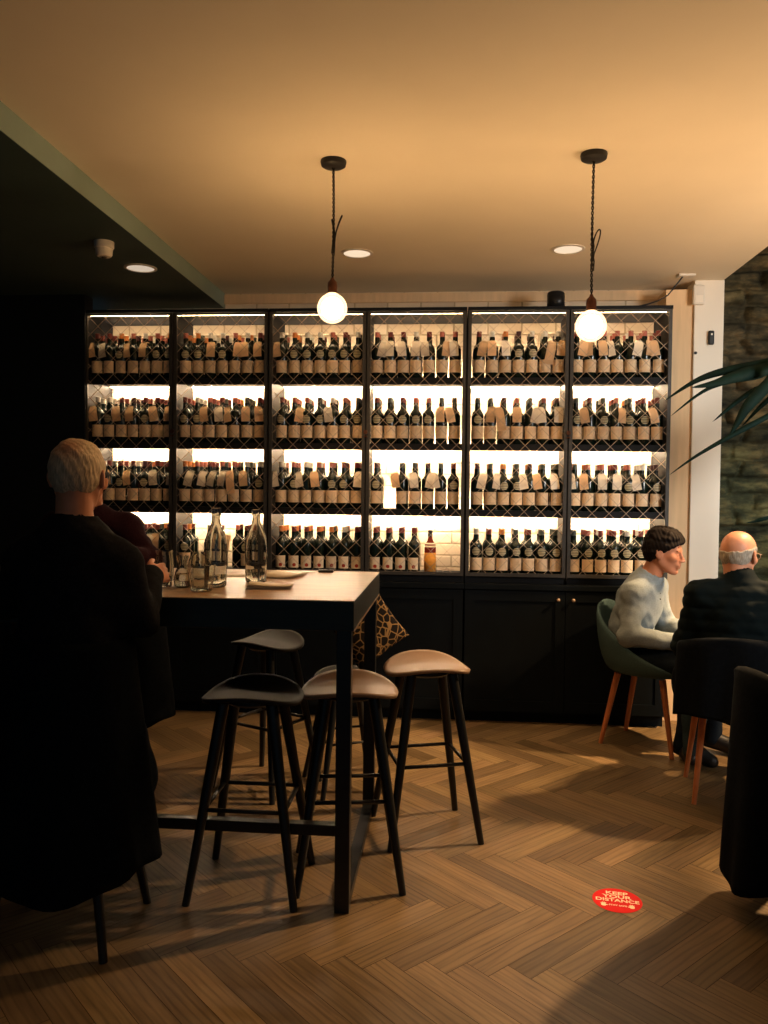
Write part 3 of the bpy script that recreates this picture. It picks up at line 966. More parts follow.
def head_prims():
    """facing +x, centre of head at origin, chin at about z=-.115, crown +.12"""
    p = [Ell((-.012, 0, .036), (.100, .077, .084), k=.01),
         Ell((-.035, 0, .005), (.072, .068, .075), k=.02),
         Ell((.030, 0, -.035), (.062, .056, .074), k=.03)]
    for s in (-1, 1):
        p += [Cap((-.005, s * .052, -.045), (.058, s * .018, -.098), .020, .016, .025),
              Ell((.058, s * .042, -.018), (.026, .022, .02), k=.02)]
    p += [Ell((.072, 0, -.100), (.020, .024, .017), k=.018),
          Cap((.078, -.030, .022), (.078, .030, .022), .013, .013, .016)]
    for s in (-1, 1): p.append(Ell((.096, s * .032, .002), (.016, .018, .012), k=.012, sub=True))
    for s in (-1, 1): p.append(Ell((.074, s * .032, .001), (.0145, .0145, .0125), k=.004))
    p += [Cap((.088, 0, .012), (.112, 0, -.028), .008, .011, .009)]
    for s in (-1, 1): p.append(Ell((.100, s * .011, -.032), (.012, .008, .008), k=.008))
    p += [Ell((.083, 0, -.055), (.018, .026, .020), k=.012),
          Cap((.094, -.017, -.0595), (.094, .017, -.0595), .0062, .0062, .005),
          Cap((.091, -.015, -.0735), (.091, .015, -.0735), .0072, .0072, .005),
          Cap((.104, -.024, -.0665), (.104, .024, -.0665), .0030, .0030, .004, True)]
    for s in (-1, 1):
        rz = rotm('Z', s * R(-22)) @ rotm('Y', R(-12))
        p += [Ell((-.008, s * .083, -.004), (.022, .009, .034), rz, .008),
              Ell((-.002, s * .093, .000), (.011, .006, .019), rz, .006, True)]
    return p
def ear_line(s): return None

def hand_prims(side=1, curl=.5, spread=.06):
    """palm along +x, back of hand +z, thumb on +y*side; wrist at origin"""
    p = [Ell((.045, 0, 0), (.046, .038, .013), k=.012), Cap((-.01, 0, 0), (.03, 0, 0), .024, .022, .015)]
    for i, (yy, ln) in enumerate(((.028, .074), (.010, .084), (-.009, .078), (-.027, .060))):
        yy *= side
        a = np.array((.082, yy, .001)); ang = spread * (1.2 - i * .8) * side; b = 0
        p.append(Cap((.03, yy * .8, 0), a, .011, .0098, .008))
        for j, fr in enumerate((.45, .31, .24)):
            b += curl * (.55, .9, .6)[j]
            d = np.array((math.cos(ang) * math.cos(b), math.sin(ang) * math.cos(b), -math.sin(b)))
            q = a + d * ln * fr
            p.append(Cap(a, q, .0092 - .0008 * j, .0086 - .0008 * j, .003)); a = q
    a = np.array((.018, .024 * side, -.004)); b = a + np.array((.03, .022 * side, -.008)); c = b + np.array((.024, .010 * side, -.008))
    d = c + np.array((.02, .002 * side, -.006))
    p += [Cap(a, b, .015, .0115, .01), Cap(b, c, .0105, .0098, .003), Cap(c, d, .0096, .0078, .003)]
    return p
def frame(o, x, z):
    """matrix with +x along x, z as near to z as possible"""
    x = Vector(x).normalized(); z = Vector(z); y = z.cross(x).normalized(); z = x.cross(y)
    return Matrix(((x.x, y.x, z.x, o[0]), (x.y, y.y, z.y, o[1]), (x.z, y.z, z.z, o[2]), (0, 0, 0, 1)))

def person(label, loc_, rz, J, hair, top_mat, leg_mat, skin, head_yaw=0, head_pitch=0, head_roll=0, coat_grow=.014, quilt=False, res=.0062,
           seed=1.0, wrinkle=.004, thick=1.0):
    """J: joints in body space (x forward, y left, z up from the floor under the pelvis)"""
    g = {k: np.array(v, float) for k, v in J.items() if not k.startswith('hand')}
    spine = g['neck'] - g['pelvis']
    lean = math.atan2(spine[0], spine[2])
    Rl = rotm('Y', lean * .8)
    tor = [Ell(g['pelvis'], np.array((.115, .165, .105)) * thick, None, .03),
           Ell(g['waist'], np.array((.105, .148, .14)) * thick, Rl, .05),
           Ell(g['chest'], np.array((.112, .165, .17)) * thick, Rl, .05),
           Cap(g['neck'] - (0.01, 0, .03), g['shoR'], .060, .044, .05), Cap(g['neck'] - (0.01, 0, .03), g['shoL'], .060, .044, .05)]
    arms = []
    for s in 'RL':
        arms += [Cap(g['sho' + s], g['elb' + s], .052, .041, .03), Cap(g['elb' + s], g['wri' + s], .041, .027, .015)]
    legs = []
    for s in 'RL':
        legs += [Cap(g['hip' + s], g['kne' + s], .088, .060, .04), Cap(g['kne' + s], g['ank' + s], .058, .036, .02),
                 Cap(g['kne' + s] * .6 + g['ank' + s] * .4 - (.012, 0, 0), g['kne' + s] * .4 + g['ank' + s] * .6 - (.008, 0, 0), .05, .04, .03)]
    feet = []
    for s in 'RL':
        a = g['ank' + s]; t = g['toe' + s]
        feet += [Cap(a, a * .35 + t * .65 + (0, 0, .004), .034, .030, .02), Cap(a * .35 + t * .65, t, .034, .026, .015), Cap(a - (.03, 0, .03), t - (0, 0, .004), .024, .024, .02)]
    HM = Matrix.Translation(g['head']) @ Matrix.Rotation(head_yaw, 4, 'Z') @ Matrix.Rotation(head_pitch, 4, 'Y') @ Matrix.Rotation(head_roll, 4, 'X')
    head = xf(head_prims(), HM)
    nb = np.array(HM @ Vector((-.035, 0, -.05)))
    nck = [Cap(g['neck'] - (0, 0, .03), nb, .062, .056, .025)]
    hands = []
    for s in 'RL':
        if ('hand' + s) in J:
            d, up, curl = J['hand' + s][0], J['hand' + s][1], J['hand' + s][2]
            hands += xf(hand_prims(-1 if s == 'L' else 1, curl), frame(g['wri' + s], d, up))
    allp = np.array([v for k, v in g.items() if not k.startswith('hand')])
    lo = allp.min(0) - .24; hi = allp.max(0) + .24; lo[2] = max(lo[2], -.02)
    f = SDF(lo, hi, res); f.run(tor + arms + legs + nck + feet); f.run(head); f.run(hands)
    body = f.mesh('person'); body.materials.append(skin)
    root = link('person', body); root.location = loc_; root.rotation_euler = (0, 0, rz)
    tag(root, label, 'person')
    # upper garment
    f = SDF(lo, hi, .008); f.run(tor, coat_grow)
    ar = []
    for s in 'RL':
        w_ = g['wri' + s]; e = g['elb' + s]
        ar += [Cap(g['sho' + s] * .94 + g['chest'] * .06, e, .046, .046, .06), Cap(e, e + (w_ - e) * .93, .047, .036, .02)]
    f.run(ar, coat_grow)
    P = f.pts((slice(None),) * 3)
    f.F += (wrinkle * wob(P, 26, seed) + wrinkle * .5 * wob(P, 60, seed + 3)).astype(np.float32)
    if not quilt:
        q = 62 * (P[2] * .85 - P[0] * .45 + .25 * np.abs(P[1])) + 2.5 * np.sin(15 * P[1] + 11 * P[0] + seed)
        f.F += (wrinkle * .75 * np.sin(q) * (.5 + .5 * np.sin(P[0] * 19 + P[1] * 23 + seed))).astype(np.float32)
    if quilt:
        f.F += (.008 * np.abs(np.sin(math.pi * (P[2] + .1 * P[0]) / .058)) ** .5 - .006).astype(np.float32) * -1
        f.cap(g['neck'] - (.0, 0, .05), g['neck'] + (.0, 0, .035), .088, .083, .02)
    else:
        f.cap(g['neck'] - (.0, 0, .04), g['neck'] + (.004, 0, .012), .080, .074, .02)
    f.cap(nb + (np.array(nb) - g['neck']) * 1.0, g['neck'] + (.01, 0, .015), .075, .064, .006, True)
    tm = f.mesh('top'); tm.materials.append(top_mat)
    tj = link('jacket' if quilt else 'jumper', tm, root)
    if not quilt:
        sm_ = tj.modifiers.new('smooth', 'SMOOTH'); sm_.factor = .5; sm_.iterations = 7
    f = SDF(lo, hi, .009); f.run(legs, .014); f.run(tor[:1], .010)
    P = f.pts((slice(None),) * 3); f.F += (.003 * wob(P, 30, seed + 5)).astype(np.float32)
    lm = f.mesh('trousers'); lm.materials.append(leg_mat); link('trousers', lm, root)
    for s in 'RL':
        f = SDF(lo, hi, .007) if False else SDF(np.minimum(g['ank' + s], g['toe' + s]) - .08, np.maximum(g['ank' + s], g['toe' + s]) + .08, .006)
        f.run(feet[:3] if s == 'R' else feet[3:], .007)
        s_ = f.region((-9, -9, -9), (9, 9, 9))
        X, Y, Z = f.pts((slice(None),) * 3)
        f.F = np.maximum(f.F, (.004 - Z).astype(np.float32))
        f.F = np.maximum(f.F, (Z - (g['ank' + s][2] + .03)).astype(np.float32))
        sm = f.mesh('shoe'); sm.materials.append(M['shoe']); link('shoe', sm, root)
    # hair
    f = SDF(np.array(g['head']) - .17, np.array(g['head']) + .19, .004)
    sc = [p for p in head_prims()[:2]]
    f.run(xf(sc, HM), hair['t'])
    for e in hair.get('add', ()): f.run(xf([e], HM))
    X, Y, Z = f.pts((slice(None),) * 3)
    Mi = np.array(HM.inverted())
    lx = Mi[0, 0] * X + Mi[0, 1] * Y + Mi[0, 2] * Z + Mi[0, 3]; ly = Mi[1, 0] * X + Mi[1, 1] * Y + Mi[1, 2] * Z + Mi[1, 3]; lz = Mi[2, 0] * X + Mi[2, 1] * Y + Mi[2, 2] * Z + Mi[2, 3]
    am = hair.get('amp', .002)
    f.F += (am * np.sin(ly * 190 + 3 * np.sin(lx * 60 + seed)) * np.sin(lx * 150 + lz * 120 + seed) + am * np.sin(ly * 75 + 4 * np.sin(lz * 40))).astype(np.float32)
    f.F = np.maximum(f.F, (hair['cut'](lx, ly, lz) + .004 * np.sin(ly * 110 + 2 * np.sin(lx * 90)) * np.sin(lx * 95 + lz * 40)).astype(np.float32))
    for e in hair.get('sub', ()): f.run(xf([e], HM))
    for e in hair.get('post', ()): f.run(xf([e], HM))
    hm = f.mesh('hair'); hm.materials.append(hair['mat']); link('hair', hm, root)
    return root, HM

# --- man in grey, seated sideways by the column
J1 = dict(pelvis=(-.01, 0, .545), waist=(-.005, 0, .69), chest=(.045, 0, .835), neck=(.105, 0, 1.0), head=(.19, 0, 1.145),
          shoR=(.075, -.150, .920), shoL=(.085, .155, .925), elbR=(.075, -.225, .675), elbL=(.12, .235, .68),
          wriR=(.315, -.135, .655), wriL=(.365, .10, .665), handR=((1, .35, -.12), (0, .1, 1), .55), handL=((1, -.45, -.15), (0, 0, 1), .5),
          hipR=(.02, -.09, .53), hipL=(.02, .09, .53), kneR=(.44, -.12, .53), kneL=(.45, .12, .53), ankR=(.36, -.12, .085), ankL=(.44, .13, .085),
          toeR=(.52, -.14, .032), toeL=(.6, .15, .032))
dark_hair = dict(t=.019, mat=M['dark_hair'], amp=.003,
                 cut=lambda x, y, z: np.maximum(-(z - (-.082 + (x + .085) * .84)) * .78, (x - .108)),
                 sub=[Ell((.004, s * .095, -.022), (.026, .026, .040), None, .006, True) for s in (-1, 1)],
                 post=[Cap((.088, s * .016, .026), (.078, s * .046, .024), .0058, .004, .003) for s in (-1, 1)] +
                      [Cap((.0872, s * .022, -.001), (.080, s * .042, .000), .0035, .003, .002) for s in (-1, 1)],
                 add=[Ell((.035, .0, .098), (.066, .066, .036), rotm('Y', R(28)), .03), Ell((-.03, 0, .10), (.08, .065, .045), None, .03)])
p1, H1 = person('man in a grey long sleeved top seated facing the column', (1.075, 4.915, 0), R(-34), J1, dark_hair, M['grey_knit'], M['denim'], M['skin'],
            head_yaw=R(6), head_pitch=R(8), res=.0055, seed=2.0, wrinkle=.0045)
# button placket of the grey top
pl = MB(); 
for i in range(3):
    z = .915 - i * .035
    pl.lathe([(0, 0), (.005, 0), (.005, .002), (0, .002)], 10, c=(0, 0, 0))
# --- bald man from behind
J2 = dict(pelvis=(0, 0, .545), waist=(.0, 0, .70), chest=(.02, 0, .87), neck=(.045, 0, 1.03), head=(.095, -.005, 1.185),
          shoR=(.02, -.185, .985), shoL=(.02, .185, .985), elbR=(.08, -.245, .72), elbL=(.08, .235, .72),
          wriR=(.29, -.17, .70), wriL=(.29, .17, .70), handR=((1, .3, -.1), (0, 0, 1), .5), handL=((1, -.3, -.1), (0, 0, 1), .5),
          hipR=(.02, -.09, .53), hipL=(.02, .09, .53), kneR=(.44, -.13, .52), kneL=(.44, .14, .52), ankR=(.42, -.13, .085), ankL=(.40, .16, .085),
          toeR=(.57, -.14, .032), toeL=(.55, .18, .032))
fringe = dict(t=.006, mat=M['grey_hair'], amp=.0012,
              cut=lambda x, y, z: np.maximum(np.maximum(-(z - (-.082 + (x + .085) * .75)), z - (.040 + .3 * (x + .02))), x - .018),
              sub=[Ell((.0, s * .095, -.012), (.032, .024, .046), None, .008, True) for s in (-1, 1)])
p2, H2 = person('bald man in a dark quilted jacket seated with his back turned', (1.405, 4.06, 0), R(80), J2, fringe, M['puffer'], M['jeans'], M['skin_pink'],
            head_yaw=R(-36), head_pitch=R(6), coat_grow=.024, quilt=True, seed=5.0, wrinkle=.003)
gm = MB()
for s in (-1, 1):
    gm.tube([H2 @ Vector(q) for q in ((-.018, s * .083, .012), (.03, s * .081, .016), (.098, s * .066, .014))], .0016, n=6)
    gm.tube([H2 @ Vector((.104, s * .034 + .024 * math.cos(a), .004 + .018 * math.sin(a))) for a in [2 * math.pi * i / 16 for i in range(17)]], .0014, n=6)
gm.tube([H2 @ Vector(q) for q in ((.104, -.012, .006), (.110, 0, .010), (.104, .012, .006))], .0014, n=6)
gm.build('eyeglasses', M['wire'], p2, smooth=True)
# --- man with white hair at the bar table, from behind
J3 = dict(pelvis=(-.02, 0, .86), waist=(-.02, 0, 1.00), chest=(.0, 0, 1.18), neck=(.01, 0, 1.365), head=(.035, .0, 1.525),
          shoR=(.01, -.158, 1.245), shoL=(.01, .17, 1.25), elbR=(.03, -.215, 1.06), elbL=(.09, .27, 1.10),
          wriR=(.26, -.165, 1.175), wriL=(.32, .10, 1.165), handR=((1, -.25, .05), (0, -.9, .4), .5), handL=((1, -.4, -.15), (0, 0, 1), .5),
          hipR=(.0, -.10, .84), hipL=(.0, .10, .84), kneR=(.10, -.17, .50), kneL=(.36, .15, .72), ankR=(.03, -.165, .40), ankL=(.12, .14, .415),
          toeR=(.17, -.165, .375), toeL=(.27, .15, .375))
white_hair = dict(t=.009, mat=M['white_hair'], amp=.0016,
                  cut=lambda x, y, z: np.maximum(-(z - (-.082 + (x + .085) * .72)), x - .075),
                  sub=[Ell((.0, s * .095, -.012), (.032, .022, .044), None, .008, True) for s in (-1, 1)])
def scalp_patch(m, c):
    nt = m.node_tree; b = [n for n in nt.nodes if n.type == 'BSDF_PRINCIPLED'][0]
    src = b.inputs['Base Color'].links[0].from_socket
    tc = nt.nodes.new('ShaderNodeTexCoord'); d = nt.nodes.new('ShaderNodeVectorMath'); d.operation = 'DISTANCE'
    d.inputs[1].default_value = c
    nz = nt.nodes.new('ShaderNodeTexNoise'); nz.inputs['Scale'].default_value = 60
    ad = nt.nodes.new('ShaderNodeMath'); ad.operation = 'MULTIPLY_ADD'; ad.inputs[1].default_value = .05; 
    mr = nt.nodes.new('ShaderNodeMapRange'); mr.inputs['From Min'].default_value = .035; mr.inputs['From Max'].default_value = .085
    mr.inputs['To Min'].default_value = .75; mr.inputs['To Max'].default_value = 0
    mx = nt.nodes.new('ShaderNodeMix'); mx.data_type = 'RGBA'; mx.inputs['B'].default_value = (.55, .24, .14, 1)
    L = nt.links.new
    L(tc.outputs['Object'], d.inputs[0]); L(tc.outputs['Object'], nz.inputs['Vector'])
    L(nz.outputs['Fac'], ad.inputs[0]); L(d.outputs['Value'], ad.inputs[2]); L(ad.outputs[0], mr.inputs[0])
    L(mr.outputs[0], mx.inputs['Factor']); L(src, mx.inputs['A']); L(mx.outputs['Result'], b.inputs['Base Color'])
p3, H3 = person('man with short white hair in a dark jumper, seen from behind', (-1.243, 2.575, 0), R(91), J3, white_hair, M['dark_knit'], M['denim'], M['skin_pink'],
            head_yaw=R(6), head_pitch=R(4), coat_grow=.015, seed=8.0, wrinkle=.003, thick=1.08)
scalp_patch(M['white_hair'], H3 @ Vector((-.092, .004, .088)))
# --- person in maroon on the far side of the table
J4 = dict(pelvis=(-.02, 0, .86), waist=(-.02, 0, 1.0), chest=(.01, 0, 1.18), neck=(.03, 0, 1.36), head=(.05, 0, 1.515),
          shoR=(.02, -.18, 1.29), shoL=(.02, .20, 1.285), elbR=(.14, -.27, 1.14), elbL=(.10, .33, 1.13),
          wriR=(.36, -.12, 1.165), wriL=(.35, .24, 1.165), handR=((1, .3, -.1), (0, 0, 1), .4), handL=((1, -.3, -.1), (0, 0, 1), .4),
          hipR=(.0, -.10, .84), hipL=(.0, .10, .84), kneR=(.2, -.14, .60), kneL=(.2, .14, .60), ankR=(.13, -.13, .40), ankL=(.13, .13, .40),
          toeR=(.28, -.14, .375), toeL=(.28, .14, .375))
hair4 = dict(t=.012, mat=M['dark_hair'], amp=.003, cut=lambda x, y, z: np.maximum(-(z - (-.09 + (x + .085) * .85)), x - .085))
p4, H4 = person('person in a maroon jumper across the table, hidden behind the white haired man', (-1.83, 4.0, 0), R(-90), J4, hair4, M['maroon'], M['denim'], M['skin'],
            coat_grow=.02, seed=3.0)

# placket buttons: small dots on the front of the grey top
def placket():
    mb = MB()
    for i in range(3):
        t = i / 2
        c = Vector((.175 - .0 * t, -.012, .945 - .07 * t))
        mb.lathe([(0, -.003), (.0055, -.002), (.0055, .002), (0, .003)], 10, c=(0, 0, 0))
        n = 10 * 4
        rot = Matrix.Rotation(R(62), 3, 'Y')
        for k in range(len(mb.v) - n, len(mb.v)):
            mb.v[k] = tuple(rot @ Vector(mb.v[k]) + c)
    return mb.build('buttons', M['black'], p1, smooth=True)
placket()

# ------------------------------------------------------------------ SHELL CHAIRS
def make_chair():
    root = empty('shell_chair')
    na, nr = 56, 14
    P = []
    for i in range(na):
        a = 2 * math.pi * i / na          # a=0 front (+x)
        c, s = math.cos(a), math.sin(a)
        back = max(0, -c); side = abs(s)
        hrim = .455 + (.185 * max(0, min(1, (1 - c) / 1.25)) ** 1.2) + .20 * back ** 1.6
        rim = .255 + .03 * side + .045 * back
        row = []
        for j in range(nr + 1):
            t = j / nr
            if t < .55: r = .225 * t / .55; z = .435 + .006 * (t / .55) ** 3
            else:
                q = (t - .55) / .45
                r = .225 + (rim - .225) * math.sin(q * math.pi / 2) ** .8; z = .441 + (hrim - .441) * (q ** 1.35)
            row.append((r * c + (.02 if c > 0 else 0) * c, r * s, z))
        P.append(row)
    o = MB().grid(P, wrap=True).build('shell', M['chair_fabric'], root, smooth=True, weld=True)
    m = o.modifiers.new('solid', 'SOLIDIFY'); m.thickness = .028; m.offset = -1
    mm = o.modifiers.new('sub', 'SUBSURF'); mm.levels = 1; mm.render_levels = 1
    for sx in (-1, 1):
        for sy in (-1, 1):
            MB().tube([(sx * .135, sy * .13, .425), (sx * .215, sy * .175, 0)], [.0195, .0125], n=14).build('leg', M['leg_wood'], root, smooth=True, angle=R(50))
    return root
ch = make_chair()
CH = [(1.175, 4.88, R(-36), 'teal felt shell chair under the man in grey'),
      (1.365, 4.12, R(80), 'darkened shell chair with orange wooden legs under the bald man'),
      (1.345, 2.98, R(8), 'shell chair with a black coat hung over its back')]
for i, (x, y, a, lb) in enumerate(CH):
    o = ch if i == 0 else dup(ch, (x, y, 0), a)
    o.location = (x, y, 0); o.rotation_euler = (0, 0, a)
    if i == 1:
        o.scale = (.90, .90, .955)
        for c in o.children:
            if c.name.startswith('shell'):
                c.material_slots[0].link = 'OBJECT'; c.material_slots[0].material = M['coat']; c['label'] = 'darkened chair shell'  # same kind of chair, shell blackened to match the dark area here
    tag(o, lb, 'chair', 'shell chairs by the stone wall')

# ------------------------------------------------------------------ COATS
def drape(name, top, label, mat, seed, fold=.02, th=.012, n=40, m=26, groupname=None):
    """top: function (u 0..1, v 0..1) -> point ; folds added sideways"""
    P = []
    for i in range(n + 1):
        row = []
        for j in range(m + 1):
            row.append(top(i / n, j / m))
        P.append(row)
    o = MB().grid(P).build(name, mat, smooth=True)
    s = o.modifiers.new('solid', 'SOLIDIFY'); s.thickness = th; s.offset = 0
    tag(o, label, 'coat', groupname)
    return o
# coat over the near chair at the edge: hangs outside the shell's back
def coat_a(u, v):
    a = R(80) + R(200) * u                       # round the back of the chair (x axis is the front)
    k = v
    rad = .315 + .03 * k + .014 * math.sin(u * 31 + 2 * k) * k + .01 * math.sin(u * 13)
    hem = .15 + .05 * math.sin(u * 9.0) + .07 * max(0, 1 - u / .25)
    if v < .12:                                   # over the rim
        q = v / .12
        rad = .245 + (.315 - .245) * math.sin(q * math.pi / 2)
        z = .86 + .012 * math.sin(q * math.pi) - .12 * abs(math.cos((a - R(180)) * .5) - 1)
        z -= .30 * (abs(a - R(180)) / R(100)) ** 2 * .5
    else:
        z0 = .86 - .30 * (abs(a - R(180)) / R(100)) ** 2 * .5
        z = z0 + (hem - z0) * (v - .12) / .88
    x = rad * math.cos(a) * 1.02; y = rad * math.sin(a) * .78
    b = R(8)
    return (1.345 + x * math.cos(b) - y * math.sin(b), 2.98 + x * math.sin(b) + y * math.cos(b), z)
drape('coat', coat_a, 'long black coat hung over the nearest shell chair', M['coat'], 1, th=.012)
def invented_coat(u, v):  # made-up coat, fills the dark area over the bald man's chair
    a = R(122) + R(140) * u
    rad = .285 + .008 * v + .010 * math.sin(u * 29 + 2 * v) * v + .008 * math.sin(u * 13)
    z0 = .805 - .26 * (abs(a - R(180)) / R(100)) ** 2 * .5
    hem = .42 + .02 * math.sin(u * 8.0)
    if v < .12:
        q = v / .12
        rad = .235 + .050 * math.sin(q * math.pi / 2); z = z0 + .012 * math.sin(q * math.pi)
    else: z = z0 + (hem - z0) * (v - .12) / .88
    x = rad * math.cos(a) * 1.0; y = rad * math.sin(a)
    b = R(80)
    return (1.365 + x * math.cos(b) - y * math.sin(b), 4.12 + x * math.sin(b) + y * math.cos(b), z)
drape('coat', invented_coat, 'invented black coat filling the dark area over the chair of the bald man', M['coat'], 4)
# coat on the white haired man's stool, falling to below the footrest
def coat_b(u, v):
    a = R(150) + R(275) * u
    rad = .190 + .080 * v + .012 * math.sin(u * 40 + 1.5) * v + .008 * math.sin(u * 17)
    hem = .30 + .03 * math.sin(u * 11) - .08 * math.sin(math.pi * u)
    z = 1.0 + (hem - 1.0) * v
    return (-1.25 + rad * math.cos(a) * 1.05, 2.56 + rad * math.sin(a) * .72, z)
drape('coat', coat_b, 'black coat hanging round the stool of the white haired man', M['coat'], 2)
def coat_c(u, v):
    a = R(-60) + R(300) * u
    rad = .24 + .05 * v + .012 * math.sin(u * 37) * v
    hem = .27 + .04 * math.sin(u * 8)
    z = .88 + (hem - .88) * v
    return (-1.74 + rad * math.cos(a) * 1.05, 4.06 + rad * math.sin(a) * .8, z)
drape('coat', coat_c, 'black coat hanging round the stool of the person in maroon', M['coat'], 3)

# ------------------------------------------------------------------ FIXTURES
def mat_globe():
    w = N('globe_glass'); e = w.n('ShaderNodeEmission'); e.inputs[0].default_value = (1, .66, .33, 1); e.inputs[1].default_value = 3.6
    t = w.n('ShaderNodeBsdfTransparent'); mx = w.n('ShaderNodeMixShader'); mx.inputs[0].default_value = .35
    w.l(t.outputs[0], mx.inputs[1]); w.l(e.outputs[0], mx.inputs[2]); w.l(mx.outputs[0], w.out.inputs[0])
    return w.m
M['bulb'] = mat_globe()
M['bulb_core'] = emission('filament', (1.0, .58, .24), 185)
def pendant(x, y, zb, label, lp):
    root = empty('pendant_lamp', (x, y, ZC)); tag(root, label, 'lamp', 'bare bulb pendants')
    MB().lathe([(0, 0), (.053, 0), (.054, -.005), (.051, -.020), (.043, -.025), (.012, -.027), (0, -.027)], 32).build('ceiling_rose', M['black'], root, smooth=True, angle=R(40))
    zt = zb - ZC + .125            # top of the holder (local)
    c = MB()
    L = -.03 - zt
    for ph in (0, math.pi):
        n = 90
        c.tube([(.0035 * math.cos(ph + i * .9) + lp[2] * math.sin(i / n * math.pi), .0035 * math.sin(ph + i * .9), -.03 - L * i / n) for i in range(n + 1)], .0028, n=6, caps=False)
    c.build('cord', M['cord'], root, smooth=True)
    k = MB()                        # slack cord tied up in a loop
    z0 = -.03 - L * lp[0]
    pts = [(0.004, 0, z0 - .13)]
    for i in range(25):
        t = i / 24
        a = math.pi * 2 * t
        pts.append((lp[1] * (1 - math.cos(a)) * .5 * .030 + .008 + .012 * lp[3] * math.sin(a), .004 * math.sin(a), z0 - .10 + .11 * math.sin(a * .5) ** 1.2 - (.03 * t)))
    pts.append((.006, 0, z0 - .17))
    k.tube(pts, .003, n=6)
    k.tube([(-.004, 0, z0 - .02), (.006, .002, z0 - .07), (-.003, 0, z0 - .16)], .0045, n=6)
    k.build('cord_knot', M['cord'], root, smooth=True)
    MB().lathe([(0, zt + .004), (.006, zt + .002), (.009, zt - .006), (.0195, zt - .018), (.021, zt - .034), (.0195, zt - .052), (.0205, zt - .056), (.0205, zt - .066), (.014, zt - .069), (0, zt - .069)], 24).build('bulb_holder', M['bronze'], root, smooth=True, angle=R(40))
    zc = zb - ZC
    pr = []
    r = .0625
    for i in range(15):
        a = -math.pi / 2 + (math.pi / 2 + R(60)) * i / 14
        pr.append((max(r * math.cos(a), 0), r * math.sin(a) + zc))
    pr += [(.022, zc + .061), (.0165, zc + .066)]
    g = MB().lathe(pr, 36).build('bulb', M['bulb'], root, smooth=True)
    MB().lathe([(.046 * math.sin(math.pi * i / 10), zc - .046 * math.cos(math.pi * i / 10)) for i in range(11)], 24).build('filament', M['bulb_core'], root, smooth=True)
    return root
pendant(-.507, 3.368, 2.247, 'bare globe bulb hanging above the high table', (.42, 1, .0025, .2))
pendant(.552, 3.359, 2.165, 'bare globe bulb hanging lower on a looped cord near the column', (.50, .6, -.002, 1))

M['lens'] = emission('downlight_lens', (1.0, .76, .52), .8)
M['lens_dim'] = emission('downlight_lens_dim', (1.0, .80, .6), .5)
def downlight(x, y, z, label, lens):
    root = empty('downlight', (x, y, z)); root.scale = (1.08, 1.08, 1.08); tag(root, label, 'ceiling light', 'round recessed ceiling lights')
    MB().lathe([(.070, 0), (.086, 0), (.086, -.004), (.072, -.006), (.070, -.002)], 36, closed=True).build('rim', M['white_plastic'], root, smooth=True, angle=R(40))
    MB().lathe([(0, -.0005), (.071, -.0005), (.071, -.003), (0, -.0035)], 36).build('lens', lens, root, smooth=True, angle=R(40))
downlight(-.563, 4.679, ZC, 'round recessed ceiling light above the middle wine cabinet', M['lens'])
downlight(.632, 4.658, ZC, 'round recessed ceiling light near the looped pendant cord', M['lens'])
downlight(-1.80, 4.56, 2.752, 'round recessed light in the dark lowered ceiling', M['lens_dim'])

sd = empty('smoke_detector', (-1.80, 4.07, 2.752)); tag(sd, 'white smoke detector on the dark lowered ceiling', 'smoke detector')
MB().lathe([(0, 0), (.05, 0), (.05, -.028), (.047, -.034), (0, -.034)], 32).build('base', M['white_plastic'], sd, smooth=True, angle=R(40))
MB().lathe([(0, -.034), (.043, -.034), (.041, -.066), (.033, -.076), (0, -.078)], 32).build('head', M['white_plastic'], sd, smooth=True, angle=R(40))
MB().lathe([(0, -.078), (.014, -.078), (.012, -.084), (0, -.085)], 20).build('sensor_tip', M['frame'], sd, smooth=True)

sp = empty('speaker', (.655, 5.36, ZTOP)); tag(sp, 'small black loudspeaker on top of the wine cabinet', 'speaker')
MB().lathe([(0, 0), (.050, 0), (.055, .006), (.055, .118), (.050, .124), (0, .124)], 32).build('body', M['black'], sp, smooth=True, angle=R(40))
MB().lathe([(.0560, .02), (.0567, .02), (.0567, .11), (.0560, .11)], 32).build('grille', M['black_metal'], sp, smooth=True)
MB().lathe([(0, .1242), (.042, .1242), (.042, .127), (0, .127)], 28).build('lid', M['black_metal'], sp, smooth=True, angle=R(40))

jb = empty('junction_box', (1.44, 5.24, ZC)); tag(jb, 'small white junction plate on the ceiling above the column', 'junction box')
MB().box(-.05, .05, -.035, .035, -.014, -.0005).build('plate', M['white_plastic'], jb, bevel=.003)
cb = MB().tube([(1.42, 5.24, ZC - .012), (1.39, 5.26, 2.80), (1.34, 5.27, 2.735), (1.28, 5.27, 2.70), (1.22, 5.28, 2.682), (1.14, 5.28, 2.664), (1.08, 5.3, 2.660)], .0045, n=8).build('cable', M['black'], smooth=True)
tag(cb, 'loose black cable from the ceiling plate down to the cabinet top', 'cable')

